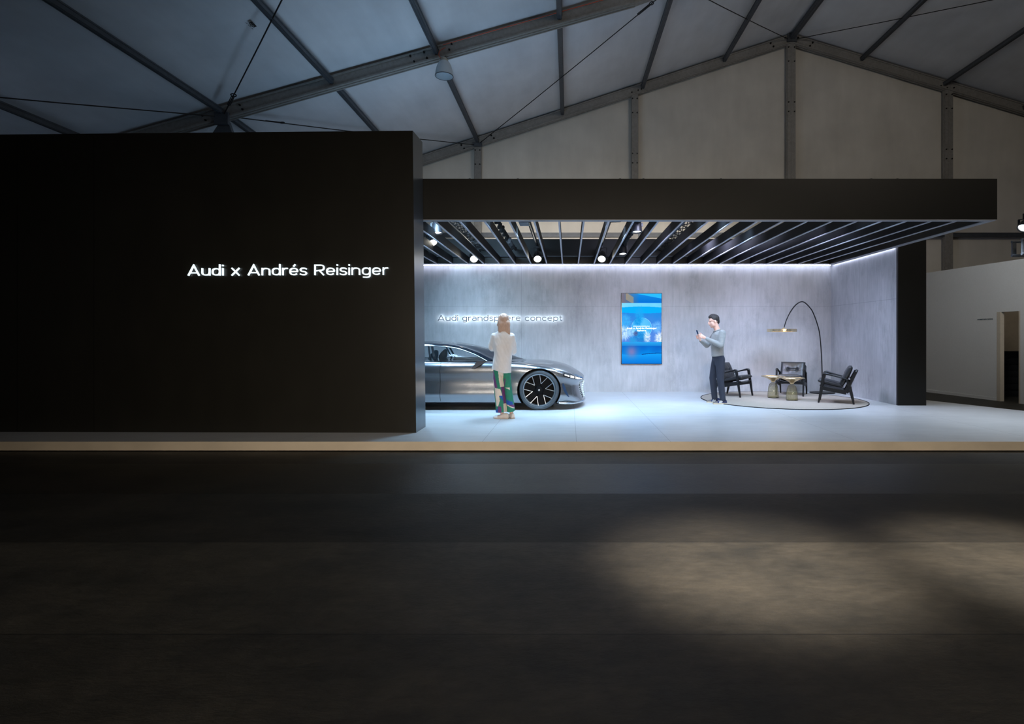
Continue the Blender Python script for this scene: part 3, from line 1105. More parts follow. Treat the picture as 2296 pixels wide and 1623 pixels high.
lg = MB()
rn = Vector((-.281, 0, 1)).normalized()          # normal of the roof fabric
for st, w in (([(563.2, 45.2), (574.3, 55.8)], .019), ([(559.3, 47), (562, 53.3), (569.3, 57.6)], .009), ([(561.3, 46), (565, 51.8), (571.6, 56.4)], .011),
              ([(559.3, 47), (563.2, 45.2)], .006), ([(569.3, 57.6), (571.6, 56.4)], .006), ([(565.4, 52), (568.2, 50.4)], .012)):
    p = [on_roof(*q) for q in st]
    for a, b in zip(p[:-1], p[1:]):
        lg.bar(a, b, w * 1.5, .003, rn)
for i in range(9):
    if i in (2, 6):
        continue
    q, q2 = on_roof(551.3 + i * 1.9, 46.8 + i * 1.75), on_roof(552.2 + i * 1.9, 48.0 + i * 1.75)
    lg.bar(q, q2, .010, .003, rn)
o = put('roof_emblem', lg, mat('print_black', lin(14, 14, 16), .7))
tag(o, 'small black maker emblem printed on the tent roof at upper left', 'emblem')

# ------------------------------------------------------------------ lit lettering
sign_white = mat('sign_face_lit', (0.80, 0.93, 1.0), var=0.0, emit=1.05)
halo_led = mat('sign_halo_led', (0.78, 0.90, 1.0), var=0.0, emit=12.0)
dark_face = mat('sign_face_slate', lin(52, 70, 84), rough=0.5, var=0.03)


def sign(name, label, text, x0, x1, zbase, cap, fn, face, halo, depth=.03, gap=.17, space=.52, cat='sign', w=.108, back=None):
    W, gl = lettering(text, w, gap, space)
    sx_ = (x1 - x0) / W
    t = thing(name, label, cat, fn(0, 0, 0))
    for gx, st in gl:
        m_ = MB()
        for path in st:
            # strokes keep an even weight: widths are given in cap heights
            P2 = [((gx + a) * sx_, b * cap) for a, b in path]
            ribbon(m_, P2, w * cap, fn, depth)
            if halo is not None:
                ribbon(m_, P2, w * cap * .7, lambda a, b, c: fn(a, b, -.006 + c), .004, 1)
        put('letter', m_, [face] if halo is None else [face, halo], t, world=True)
    return t


# white face-lit sign on the black wall: baseline rises slightly to the right
X0s = at(425, 618.5, 7.63)
X1s = at(871.5, 616.6, 7.585)


def fn1(a, b, c):
    x = X0s.x + a
    z = X0s.z + (X1s.z - X0s.z) * a / (X1s.x - X0s.x) + b
    return Vector((x, blk_y(x) - .012 - c, z))


sign('wall_sign', 'long white glowing sign lettered on the black wall', 'Audi x Andr\u00e9s Reisinger', 0, X1s.x - X0s.x, 0, .147, fn1, sign_white, None, .025)
X0t = at(982, 719.2, 13.27)
X1t = at(1261, 719.2, 13.27)


def fn2(a, b, c):
    return Vector((X0t.x + a, 13.250 - c, X0t.z + b))


sign('wall_sign', 'dark slate halo lit sign lettered on the concrete wall above the car', 'Audi grandsphere concept', 0, X1t.x - X0t.x, 0, .138, fn2, dark_face, halo_led, .02)
dN = 12.62
A0, A1 = at(2196.6, 717.8, 12.95), at(2226, 717.6, 12.56)


def fn3(a, b, c):
    d = 12.95 + (12.56 - 12.95) * a / .395
    return Vector((pw(d) - .004 - c, d, A0.z + b))


sign('wall_lettering', 'small dark lettering beside the office doorway', 'EXHIBITORS OFFICE', 0, .395, 0, .03, fn3, dark_face, None, .003, .2, .5, 'lettering', .16)

# ------------------------------------------------------------------ the concept car
CX, CY = -0.54, 10.86           # front wheel centre along x, centre line across
paint = mat('gunmetal_paint', (0.25, 0.265, 0.29), rough=0.25, metal=0.85, var=0.02, vscale=90, coat=0.6)
trimb = mat('gloss_black', lin(20, 22, 26), rough=0.15, var=0.02)
chrome = mat('bright_trim', lin(215, 220, 225), rough=0.2, metal=0.9, var=0.02)
glass = mat('tinted_glass', lin(36, 52, 62), rough=0.02, var=0.0, alpha=0.2, spec=0.4)
dglass = mat('dark_roof_glass', lin(24, 30, 38), rough=0.12, var=0.02, spec=0.28)
rubber = mat('tyre_rubber', lin(62, 72, 80), rough=0.55, var=0.06, vscale=30)
well = mat('arch_black', lin(8, 8, 9), rough=0.9, var=0.0)
seatm = mat('car_seat_cloth', lin(105, 112, 112), rough=0.7, var=0.06)
drl = mat('headlight_lit', (0.92, 0.97, 1.0), var=0.0, emit=4.5)
bronze = mat('bronze_panel', lin(70, 58, 54), rough=0.3, metal=0.6)

car = thing('concept_car', 'low silver grey concept car parked behind the standing woman', 'car', (CX, CY, PZ))

ST = [-4.51, -4.35, -3.9, -3.19, -2.4, -1.6, -.9, -.45, 0, .3, .5, .65, .76, .82, .845]
W = [0.0, .62, .90, .985, .995, .995, .992, .99, .985, .945, .88, .78, .60, .38, 0.0]
WF = [0, .80, .94, 1.0, .972, .995, .972, .86, .45, 0]
Z = {
    9: [.66, .72, .80, .845, .845, .845, .845, .868, .880, .842, .79, .715, .645, .60, .565],
    8: [.65, .71, .79, .843, .843, .843, .843, .862, .868, .826, .77, .695, .625, .583, .553],
    7: [.64, .70, .80, .880, .885, .885, .885, .868, .822, .768, .705, .645, .592, .56, .54],
    6: [.60, .66, .76, .815, .815, .815, .815, .80, .768, .718, .655, .602, .562, .54, .525],
    5: [.56, .62, .70, .722, .722, .722, .722, .715, .69, .645, .595, .556, .533, .52, .512],
    4: [.44, .46, .49, .50, .50, .50, .50, .50, .50, .48, .455, .44, .43, .42, .415],
    3: [.30, .30, .29, .285, .285, .285, .285, .285, .28, .265, .25, .235, .225, .22, .215],
    2: [.20, .18, .16, .145, .14, .14, .138, .135, .13, .125, .12, .118, .115, .115, .115],
    1: [.16, .14, .12, .11, .11, .11, .11, .11, .11, .10, .10, .10, .098, .098, .098],
    0: [.16, .14, .12, .11, .11, .11, .11, .11, .11, .10, .10, .10, .098, .098, .098],
}
DXN = {9: 0, 8: 0, 7: 0, 6: 0, 5: 0.0, 4: -.075, 3: -.03, 2: .015, 1: -.01, 0: -.06}
SUBL = 6


def rails():
    """dense rails of half the body: list over k of lists of points (x, y outward, z)"""
    R = {}
    for k in range(10):
        c = []
        for i, x in enumerate(ST):
            wn = max(0.0, (x - .45) / .395)
            wr = max(0.0, (-4.0 - x) / .5)
            w = W[i] * WF[k]
            if k == 4 and x > .2:
                w *= 1.0
            c.append(Vector((x + DXN[k] * wn ** 1.5 + .12 * wr * (k == 4), w, Z[k][i])))
        R[k] = catmull(c, SUBL)
    return R


RL = rails()
NL = len(RL[0])


def section(i):
    """points across one station, bottom centre to top centre, keeping creases at 2 and 5"""
    P = [RL[k][i] for k in range(10)]
    out = []
    for a, b, sub in ((0, 2, 2), (2, 5, 4), (5, 9, 4)):
        seg = catmull(P[a:b + 1], sub)
        out += seg if not out else seg[1:]
    return out


SEC = [section(i) for i in range(NL)]
NS = len(SEC[0])
# continuous half grid -> full closed body: left and right halves share the centre lines
mb = MB()
full = []
for s_ in SEC:
    a = [Vector((p.x, -p.y, p.z)) for p in s_]            # camera side (towards -y)
    b = [Vector((p.x, p.y, p.z)) for p in s_][::-1]
    full.append(a + b[1:-1])
m_ = len(full[0])
mb.add([p for r in full for p in r], [(i * m_ + j, i * m_ + (j + 1) % m_, (i + 1) * m_ + (j + 1) % m_, (i + 1) * m_ + j) for i in range(NL - 1) for j in range(m_)])
# merge the collapsed nose and tail
me = mb.mesh('body', [paint, well])
bm = bmesh.new()
bm.from_mesh(me)
bmesh.ops.remove_doubles(bm, verts=bm.verts, dist=0.0008)
bmesh.ops.dissolve_degenerate(bm, edges=bm.edges, dist=0.0005)
bmesh.ops.holes_fill(bm, edges=bm.edges, sides=0)
bmesh.ops.recalc_face_normals(bm, faces=bm.faces)
bm.to_mesh(me)
bm.free()
body = bpy.data.objects.new('body', me)
C.objects.link(body)
# cut the wheel arches
cut = MB()
WB = -3.19
AR = 0.398
for x in (0.0, WB):
    for s_ in (-1, 1):
        cut.lathe([(AR, .0), (AR, .62)], (x, s_ * .60, .365), (0, s_, 0), 56, caps=True)
cme = cut.mesh('cut', [well])
cmo = bpy.data.objects.new('cut', cme)
C.objects.link(cmo)
bo = body.modifiers.new('b', 'BOOLEAN')
bo.operation = 'DIFFERENCE'
bo.object = cmo
bo.solver = 'EXACT'
try:
    bo.material_mode = 'TRANSFER'
except Exception:
    pass
dg = bpy.context.evaluated_depsgraph_get()
nme = bpy.data.meshes.new_from_object(body.evaluated_get(dg))
nme.name = 'body'
bpy.data.objects.remove(cmo)
bpy.data.objects.remove(body)
# faces lying on the cutter's cylinder are the black wheel housing
for p in nme.polygons:
    c = p.center
    p.use_smooth = True
    for x in (0.0, WB):
        r = math.hypot(c.x - x, c.z - .365)
        if abs(c.y) < .93 and r < AR + .004 and abs(c.y) > .55 and r < AR:
            p.material_index = min(1, len(nme.materials) - 1)
if len(nme.materials) < 2:
    nme.materials.append(well)
nme.set_sharp_from_angle(angle=math.radians(32))
body = bpy.data.objects.new('body', nme)
C.objects.link(body)
body.parent = car
ORG['body'] = Vector((0, 0, 0))


def patch(i0, i1, j0, j1, off=.004, side=-1, sub=1):
    """strip of the body surface between stations i0..i1 and section points j0..j1, floated by off (i, j may be fractions)"""
    def pt(fi, fj):
        a, b = int(min(fi, NL - 2)), int(min(fj, NS - 2))
        u, v = fi - a, fj - b
        return (SEC[a][b] * (1 - u) * (1 - v) + SEC[a + 1][b] * u * (1 - v) + SEC[a][b + 1] * (1 - u) * v + SEC[a + 1][b + 1] * u * v)
    ni, nj = max(2, int(abs(i1 - i0) * 2) + 1), max(2, int(abs(j1 - j0) * 2) + 1)
    top = []
    for q in range(ni):
        r = []
        for w in range(nj):
            fi = i0 + (i1 - i0) * q / (ni - 1)
            fj = j0 + (j1 - j0) * w / (nj - 1)
            p = pt(fi, fj)
            du = pt(min(fi + .3, NL - 1.001), fj) - pt(max(fi - .3, 0), fj)
            dv = pt(fi, min(fj + .3, NS - 1.001)) - pt(fi, max(fj - .3, 0))
            n_ = du.cross(dv)
            if n_.length > 1e-7:
                n_.normalize()
            if n_.y < 0 and abs(n_.y) > .05:
                n_ = -n_
            elif abs(n_.y) <= .05 and n_.x < 0:
                n_ = -n_
            g = p + n_ * off
            r.append(Vector((g.x, side * g.y, g.z)))
        top.append(r)
    return MB().grid(top)


def st(x):
    """station index (in dense rails) for a body x"""
    for i in range(len(ST) - 1):
        if ST[i] <= x <= ST[i + 1]:
            return (i + (x - ST[i]) / (ST[i + 1] - ST[i])) * SUBL
    return NL - 1


# section index bookkeeping: 0..2 -> 0..4, 2..5 -> 4..16, 5..9 -> 16..32
def sj(k):
    return k * 2 if k <= 2 else (4 + (k - 2) * 4 if k <= 5 else 16 + (k - 5) * 4)


# shut lines of the door, sill blade and lamp units, both sides
for s_ in (-1, 1):
    for x0 in (-1.80, -2.95):
        put('shut_line', patch(st(x0) - .03, st(x0) + .03, sj(2.2), sj(7.0), .0015, s_), trimb, body, smooth=60)
    put('sill_blade', patch(st(-2.7), st(-.47), sj(1.2), sj(2.0), .012, s_), trimb, body, smooth=60)
    si = []
    for q in range(13):
        v = q / 12
        x_ = .43 + .115 * v ** 1.6
        wd = (.012 + .05 * math.sin(pi * min(1, v * 1.05)) ** .8) * .5
        si.append((st(x_ - wd), st(x_ + wd), sj(4.15 - 1.25 * v)))
    im = MB()
    rows_ = []
    for a, b, j in si:
        rows_.append([Vector(p) for p in (patch(a, b, j, j + .01, .004, s_).v[0], patch(a, b, j, j + .01, .004, s_).v[-1])])
    put('side_intake', im.grid(rows_), mat('intake_blue', lin(52, 72, 100), rough=.25, metal=.3) if 'intake_blue' not in MATS else MATS['intake_blue'], body, smooth=60)
    hl = put('headlight', patch(st(.44), st(.80), sj(5.15), sj(5.95), .004, s_), trimb, car, smooth=60)
    for a, b, c, d in ((.46, .50, 5.45, 5.7), (.51, .545, 5.35, 5.7), (.565, .635, 5.25, 5.85), (.66, .74, 5.25, 5.85), (.755, .78, 5.4, 5.6)):
        put('light_unit', patch(st(a), st(b), sj(c), sj(d), .008, s_), drl, hl, smooth=60)
# grille: dark glassy hexagon band on the nose with small lit dots
gr = put('grille', MB().grid([[Vector((p.x, y_, p.z)) for y_ in (-.30, -.15, 0, .15, .30)] for p in
                              [Vector((.855, 0, .17)), Vector((.845, 0, .26)), Vector((.812, 0, .36)), Vector((.80, 0, .44)), Vector((.83, 0, .50))]]), trimb, car, smooth=60)
dots = MB()
for i in range(9):
    for j in range(5):
        y_ = -.34 + j * .03 + .004 * i
        dots.box((.825 - .03 * math.sin(i * .35), y_, .20 + i * .034), (.852 - .03 * math.sin(i * .35), y_ + .010, .207 + i * .034))
put('grille_lights', dots, mat('grille_lit', (0.75, 0.95, 0.95), var=0.0, emit=0.5), gr)
put('front_splitter', MB().tube(catmull([(.36, -.90, .125), (.55, -.86, .115), (.70, -.70, .11), (.82, -.40, .11), (.865, 0, .11), (.82, .40, .11), (.70, .70, .11), (.55, .86, .115), (.36, .90, .125)], 5), (.03, .012)[0] * .55, 8), chrome, car, smooth=60)
fl = MB().grid([[(.30, -.90, .115), (.30, 0, .105), (.30, .90, .115)], [(.55, -.85, .10), (.60, 0, .10), (.55, .85, .10)], [(.72, -.66, .10), (.78, 0, .10), (.72, .66, .10)]])
put('front_floor', fl, well, car)
# underbody
put('underbody', MB().box((-4.1, -.82, .05), (.25, .82, .118)), well, car)

# greenhouse
G0 = [(-.96, .862, .886), (-1.15, .87, .888), (-1.4, .875, .888), (-1.7, .875, .888), (-2.1, .87, .888), (-2.6, .86, .888), (-3.3, .82, .885), (-4.05, .70, .86)]
G1 = [(-.955, .860, .888), (-1.08, .805, .95), (-1.27, .755, 1.035), (-1.62, .70, 1.135), (-2.16, .665, 1.165), (-2.7, .665, 1.135), (-3.3, .68, 1.03), (-4.05, .68, .872)]
G2 = [(-.74, .62, .886), (-.93, .58, .965), (-1.18, .545, 1.065), (-1.6, .51, 1.185), (-2.16, .49, 1.222), (-2.7, .49, 1.20), (-3.3, .49, 1.09), (-4.05, .50, .885)]
G3 = [(-.30, 0, .884), (-.58, 0, .968), (-1.0, 0, 1.10), (-1.5, 0, 1.205), (-2.16, 0, 1.246), (-2.7, 0, 1.225), (-3.3, 0, 1.115), (-4.05, 0, .895)]
SG = 5
D0_, D1_, D2_, D3_ = (catmull(g, SG) for g in (G0, G1, G2, G3))


def gsec(i, full_=True):
    m1 = [D1_[i], D2_[i], D3_[i]]
    half = catmull([D1_[i], (D1_[i] + D2_[i]) / 2 + Vector((0, .012, .02)), D2_[i], (D2_[i] * .5 + D3_[i] * .5) + Vector((0, 0, .012)), D3_[i]], 3)
    a = [Vector((p.x, -p.y, p.z)) for p in half]
    b = [Vector((p.x, p.y, p.z)) for p in half][::-1]
    return a + b[1:]


nw = int(2.6 * SG)
put('windscreen', MB().grid([gsec(i) for i in range(0, nw + 1)]), dglass, car, smooth=60)
put('roof', MB().grid([gsec(i) for i in range(nw, len(D0_))]), dglass, car, smooth=60)
for s_ in (-1, 1):
    sg_ = lambda i, v: Vector((D0_[i].x * (1 - v) + D1_[i].x * v, s_ * (D0_[i].y * (1 - v) + D1_[i].y * v + .02 * math.sin(pi * v)), D0_[i].z * (1 - v) + D1_[i].z * v))
    put('side_window', MB().grid([[sg_(i, v / 6) for v in range(7)] for i in range(len(D0_))]), glass, car, smooth=60)
    put('roof_trim', MB().tube([Vector((p.x, s_ * (p.y + .004), p.z + .002)) for p in D1_[:-2]], .009, 8), chrome, car, smooth=60)
    put('belt_trim', MB().tube([Vector((p.x, s_ * (p.y + .006), p.z)) for p in D0_[:-2]], .007, 6), trimb, car, smooth=60)

    def pil(xt, xb, w):
        m2 = MB()
        rows_ = []
        for v in range(7):
            v_ = v / 6
            x = xb + (xt - xb) * v_
            i = min(range(len(D0_)), key=lambda q: abs(D0_[q].x - x))
            y = sg_(i, v_).y
            z = sg_(i, v_).z
            rows_.append([Vector((x - w / 2, y + s_ * .008, z)), Vector((x + w / 2, y + s_ * .008, z))])
        return m2.grid(rows_)
    put('door_pillar', pil(-2.08, -1.985, .035), trimb, car)
    put('door_pillar', pil(-2.015, -1.905, .045), trimb, car)
    # mirror fin
    f_ = [(-.955, .880, .896), (-1.14, .885, .893), (-1.205, 1.075, .775), (-1.145, 1.085, .772)]
    put('mirror_fin', MB().add([(x, s_ * y, z) for x, y, z in f_] + [(x, s_ * (y - .016), z - .010) for x, y, z in f_],
                               [(0, 1, 2, 3), (7, 6, 5, 4), (0, 4, 5, 1), (1, 5, 6, 2), (2, 6, 7, 3), (3, 7, 4, 0)]), bronze, car)
    # seat with headrest
    y_ = s_ * .40
    se = put('seat', MB().limb([(-1.95, y_, .62), (-2.02, y_, .80), (-2.08, y_, .93)], [(.22, .09), (.22, .085), (.19, .06)], 16, (0, 1, 0)), seatm, car, smooth=60)
    put('headrest', MB().limb([(-2.05, y_, .955), (-2.03, y_, 1.0), (-2.01, y_, 1.045)], [(.14, .075), (.15, .065), (.12, .04)], 14, (0, 1, 0)), seatm, se, smooth=60)
put('dashboard', MB().limb([(-1.15, -.74, .83), (-1.0, 0, .85), (-1.15, .74, .83)], [(.05, .12)] * 3, 12, (0, 0, 1)), mat('dash_pale', lin(140, 165, 180), .5), car, smooth=60)
put('door_panel', MB().box((-1.9, .70, .80), (-1.05, .76, .905)), MATS['dash_pale'], car, bevel=.01)

# wheels
silver = mat('machined_alloy', lin(158, 166, 174), rough=0.34, metal=0.85, var=0.02)
darkrim = mat('dark_alloy', lin(11, 12, 14), rough=0.6, spec=0.12, var=0.03)


def wheel(x, s_):
    c = (x, s_ * .735, .365)
    ax = (0, s_, 0)
    R = .365
    t_ = put('tyre', MB().lathe([(.292, .04), (.292, .20), (.300, .222), (.318, .232), (.345, .226), (.360, .205), (R, .17), (R, .03), (.358, .0), (.34, -.02), (.292, -.02)], c, ax, 56), rubber, car, smooth=35)
    put('rim', MB().lathe([(.270, .10), (.274, .195), (.280, .212), (.294, .218), (.297, .205), (.292, .04)], c, ax, 56), silver, t_, smooth=30)
    put('rim_barrel', MB().lathe([(0, .06), (.20, .05), (.272, .05), (.272, .17)], c, ax, 48), darkrim, t_, smooth=40)
    put('hub', MB().lathe([(0, .185), (.05, .183), (.085, .165), (.11, .13), (.12, .08)], c, ax, 32), darkrim, t_, smooth=40)
    put('hub_cap', MB().lathe([(0, .200), (.015, .199), (.019, .192), (.02, .182)], c, ax, 20), silver, t_, smooth=40)
    for k in range(6):
        a0 = math.radians(12 + 60 * k)
        P = lambda r, a, d: Vector((x + r * math.cos(a), s_ * (.735 + d), .365 + r * math.sin(a)))
        m2 = MB()
        for da, in ((-.27,), (.27,)):
            m2.bar(P(.118, a0, .186), P(.280, a0 + da, .205), .010, .014, (0, 1, 0), .009, .014)
        put('spoke', m2, silver, t_)
        m3 = MB()
        for da in (-.5, .5):
            m3.bar(P(.08, a0 + da * .9, .155), P(.280, a0 + da, .165), .07, .02, (0, 1, 0), .10, .02)
        put('spoke_back', m3, darkrim, t_)


for x in (0.0, WB):
    for s_ in (-1, 1):
        wheel(x, s_)

# ------------------------------------------------------------------ rug
RGX, RGY, RR = 4.52, 11.60, 1.655
rug_m = mat('rug_wool', lin(174, 163, 150), rough=0.95, var=0.10, vscale=60, bump=0.4, bscale=160, sheen=0.2)
t = thing('round_rug', 'round beige wool rug with a thin black border under the lounge chairs', 'rug', (RGX, RGY, PZ))
put('pile', MB().lathe([(0, .012), (RR - .03, .012), (RR - .012, .008)], (0, 0, 0), seg=96), rug_m, t, smooth=40)
put('border', MB().lathe([(RR - .008, .0005), (RR - .008, .014), (RR + .004, .014), (RR + .006, .0005)], (0, 0, 0), seg=96), black_cloth, t, smooth=40)

RZ = PZ + .012
# ------------------------------------------------------------------ lounge chair (local: faces -y, feet at y -0.315..0.315)
wood = mat('black_stained_wood', lin(19, 20, 22), rough=0.38, var=0.15, vscale=14, vmap=(1, 1, .2))
leather = mat('black_leather', lin(46, 48, 51), rough=0.33, var=0.12, vscale=12, bump=0.12, bscale=30)
metal_pin = mat('pale_pin', lin(200, 200, 200), .3, .7)


def cushion(w, d, th, buttons, puff=.022, nx=29, ny=25):
    """tufted cushion in its own plane: width w along x, d along y, rounded edges, dimples at the buttons with creases"""
    top, bot = [], []
    for j in range(ny):
        rt, rb_ = [], []
        for i in range(nx):
            u, v = -1 + 2 * i / (nx - 1), -1 + 2 * j / (ny - 1)
            x, y = u * w / 2, v * d / 2
            e = (1 - abs(u) ** 12) * (1 - abs(v) ** 12)
            h = th / 2 * max(0.0, e) ** .42 + puff * (1 - u * u) * (1 - v * v)
            dm = 0.0
            for bx_, by_ in buttons:
                r = math.hypot(x - bx_, y - by_)
                a = math.atan2(y - by_, x - bx_)
                dm += .030 * math.exp(-(r / .035) ** 2) + .010 * math.exp(-(r / .10) ** 2) * (.6 + .4 * math.cos(6 * a))
            if len(buttons) == 2:
                (x1, y1), (x2, y2) = buttons
                if x1 < x < x2:
                    dm += .014 * math.exp(-((y - y1) / .018) ** 2)
            rt.append((x, y, h - dm))
            rb_.append((x, y, -h * .8))
        top.append(rt)
        bot.append(rb_)
    return top, bot


def put_cushion(name, mtx, w, d, th, buttons, mtl, par):
    top, bot = cushion(w, d, th, buttons)
    m2 = MB()
    f = lambda rows_: [[mtx @ Vector(p) for p in r] for r in rows_]
    m2.grid(f(top)).grid(f(bot), flip=True)
    me_ = m2.mesh(name, [mtl])
    b_ = bmesh.new()
    b_.from_mesh(me_)
    bmesh.ops.remove_doubles(b_, verts=b_.verts, dist=.0015)
    bmesh.ops.recalc_face_normals(b_, faces=b_.faces)
    b_.to_mesh(me_)
    b_.free()
    for p in me_.polygons:
        p.use_smooth = True
    o = bpy.data.objects.new(name, me_)
    C.objects.link(o)
    o.parent = par
    for bx_, by_ in buttons:
        bb = put('button', MB().ell(mtx @ Vector((bx_, by_, th * .5 + .022 - .040)), (.011, .011, .006), 10, 6), mtl, o, smooth=60)
    return o


def chair(loc, rz, label):
    t_ = thing('lounge_chair', label, 'chair', loc, rz, 'black leather lounge chairs on the rug')
    U = lambda u, z, x: Vector((x, u - .315, z))          # u runs from the front foot to the rear foot
    hw = .285
    for s_ in (-1, 1):
        x = s_ * hw
        m2 = MB()
        m2.bar(U(.0, 0, x), U(.055, .33, x), .03, .032, (0, 1, 0), .038, .052).bar(U(.055, .33, x), U(.098, .592, x), .038, .052, (0, 1, 0), .036, .058)
        put('front_leg', m2, wood, t_, bevel=.006)
        m2 = MB()
        m2.bar(U(.63, 0, x), U(.562, .30, x), .03, .032, (0, 1, 0), .038, .058).bar(U(.562, .30, x), U(.505, .485, x), .038, .058, (0, 1, 0), .034, .040)
        put('rear_leg', m2, wood, t_, bevel=.006)
        # armrest: rises to a rounded elbow over the front leg, slopes down to the rear leg
        arm = [U(.075, .565, x), U(.092, .586, x), U(.125, .590, x), U(.22, .568, x), U(.36, .530, x), U(.48, .497, x), U(.53, .482, x)]
        put('armrest', MB().tube(arm, [(.024, .022), (.026, .026), (.027, .026), (.030, .018), (.028, .014), (.024, .014), (.02, .016)], 10, (1, 0, 0)), wood, t_, smooth=50)
        put('side_rail', MB().bar(U(.045, .305, x), U(.50, .225, x), .026, .075, (0, 0, 1), .026, .080).bar(U(.50, .225, x), U(.575, .30, x), .026, .055, (0, 0, 1), .026, .05), wood, t_, bevel=.005)
        m2 = MB().bar(U(.47, .22, x * .93), U(.665, .645, x * .93), .024, .060, (0, 1, 0), .022, .045)
        put('back_upright', m2, wood, t_, bevel=.005)
        put('pin', MB().box(U(.545, .488, x - .018), U(.565, .506, x + .018)), metal_pin, t_)
    put('front_rail', MB().bar(U(.05, .30, -hw), U(.05, .30, hw), .03, .05), wood, t_, bevel=.005)
    put('rear_rail', MB().bar(U(.545, .265, -hw), U(.545, .265, hw), .03, .045), wood, t_, bevel=.005)
    # leather slings under seat and behind back
    sl_ = []
    for i in range(12):
        v = i / 11
        sl_.append([U(.02 + .45 * v, .365 - .105 * v, hw * (-.9 + 1.8 * q / 10)) - Vector((0, 0, .045 * (1 - (2 * q / 10 - 1) ** 2) * (1 - .4 * v))) for q in range(11)])
    o = put('seat_sling', MB().grid(sl_), leather, t_, smooth=60, fix=False)
    md = o.modifiers.new('solid', 'SOLIDIFY')
    md.thickness = .012
    sl_ = []
    for i in range(12):
        v = i / 11
        sl_.append([U(.485 + .185 * v, .235 + .435 * v, hw * (-.92 + 1.84 * q / 10)) + Vector((0, .012 * (1 - (2 * q / 10 - 1) ** 2), 0)) for q in range(11)])
    o = put('back_sling', MB().grid(sl_), leather, t_, smooth=60, fix=False)
    md = o.modifiers.new('solid', 'SOLIDIFY')
    md.thickness = .034
    # seat cushion: from (u 0, z .43) to (u .44, z .325)
    ang = math.atan2(-.105, .45)
    mt = Matrix.Translation(U(.215, .392, 0)) @ Matrix.Rotation(ang, 4, 'X')
    put_cushion('seat_cushion', mt, .515, .475, .085, [(-.11, .02), (.11, .02)], leather, t_)
    ang2 = math.atan2(.37, .175)
    mt = Matrix.Translation(U(.500, .550, 0)) @ Matrix.Rotation(ang2, 4, 'X')
    put_cushion('back_cushion', mt, .53, .42, .095, [(-.10, .0), (.10, .0)], leather, t_)
    return t_


def fdir(dx, dy):
    """rotation about z that turns local -y into (dx, dy)"""
    return math.atan2(dx, -dy)


ch0 = chair((5.44, 11.06, RZ), fdir(-.89, .46), 'black leather lounge chair at the right, seen from its side')
dup(ch0, (5.12, 12.50, RZ), fdir(-.50, -.86), 'black leather lounge chair facing us behind the two brass tables')
dup(ch0, (3.725, 12.30, RZ), fdir(.71, -.71), 'black leather lounge chair partly hidden behind the standing man')

# ------------------------------------------------------------------ bell shaped side tables
amber = mat('smoked_glass', lin(176, 168, 118), rough=0.02, var=0.02, alpha=0.34, spec=0.8)
brass = mat('brushed_brass', lin(226, 206, 168), rough=0.26, metal=0.9, var=0.05, vscale=30)
brass_top = mat('brass_dark_top', lin(150, 120, 80), rough=0.25, metal=0.8, var=0.04)


def bell_table(loc, label):
    t_ = thing('bell_table', label, 'table', loc, 0, 'bell shaped side tables on the rug')
    gb = put('glass_base', MB().lathe([(.0, .008), (.09, .006), (.112, .003), (.113, .02), (.110, .10), (.103, .18), (.094, .24), (.080, .285), (.060, .315), (.040, .33), (.034, .345)], (0, 0, 0), seg=44), amber, t_, smooth=50)
    rib = MB()
    for k in range(22):
        a = 2 * pi * k / 22
        rib.tube([(r * math.cos(a), r * math.sin(a), z) for r, z in ((.1135, .02), (.1105, .10), (.1035, .18), (.0945, .24), (.0805, .285), (.0605, .315))], .0016, 5)
    put('glass_rib', rib, mat('smoked_rib', lin(96, 92, 72), .1, alpha=.55), gb)['kind'] = 'stuff'
    put('foot_ring', MB().lathe([(.10, 0), (.114, 0), (.114, .012), (.10, .012), (.10, 0)], (0, 0, 0), seg=40), mat('dark_foot', lin(24, 22, 20), .4), t_, smooth=40)
    put('brass_cone', MB().lathe([(.034, .338), (.036, .352), (.042, .365), (.062, .385), (.105, .410), (.165, .437), (.220, .457), (.245, .466)], (0, 0, 0), seg=56), brass, t_, smooth=60)
    put('tabletop', MB().lathe([(0, .470), (.236, .470), (.240, .474), (.249, .474), (.252, .468), (.250, .460), (.240, .458)], (0, 0, 0), seg=64), brass, t_, smooth=40)
    return t_


bell_table((4.46, 11.87, RZ), 'brass topped bell table with smoked glass foot, the left and farther one')
bell_table((4.665, 11.37, RZ), 'brass topped bell table with smoked glass foot, the right and nearer one')

# ------------------------------------------------------------------ arc lamp
bx0, by0 = 6.05, 12.98
t = thing('arc_lamp', 'tall black arc floor lamp with a flat brass ring shade', 'lamp', (bx0, by0, PZ))
put('base', MB().lathe([(0, 0), (.275, 0), (.28, .004), (.28, .016), (.272, .022), (0, .024)], (0, 0, 0), seg=56), black_metal, t, smooth=35)
k9 = [(1843.8, 875, 12.98), (1843.2, 830, 12.98), (1841.5, 790, 12.98), (1838, 750, 12.97), (1833, 728, 12.96), (1824, 703, 12.92), (1815, 688.5, 12.86), (1800.5, 676.5, 12.74), (1786, 682, 12.62), (1773, 698, 12.5),
      (1763.5, 717, 12.38), (1757, 737.5, 12.28)]
put('arc_stem', MB().tube(catmull([at(*p) for p in k9], 6), [.013] * 56 + [.011] * 11, 10), black_metal, t, world=True, smooth=60)
e = at(1752.9, 741, 12.22)
put('ring_shade', MB().lathe([(.295, -.028), (.317, -.030), (.319, 0), (.317, .032), (.308, .036), (.295, .034), (.295, -.028)], (0, 0, 0), seg=64), brass, t, smooth=35).location = e - Vector((bx0, by0, PZ))
put('ring_plate', MB().lathe([(0, .012), (.295, .012), (.295, .018), (0, .018)], (0, 0, 0), seg=64), brass_top, t).location = e - Vector((bx0, by0, PZ))
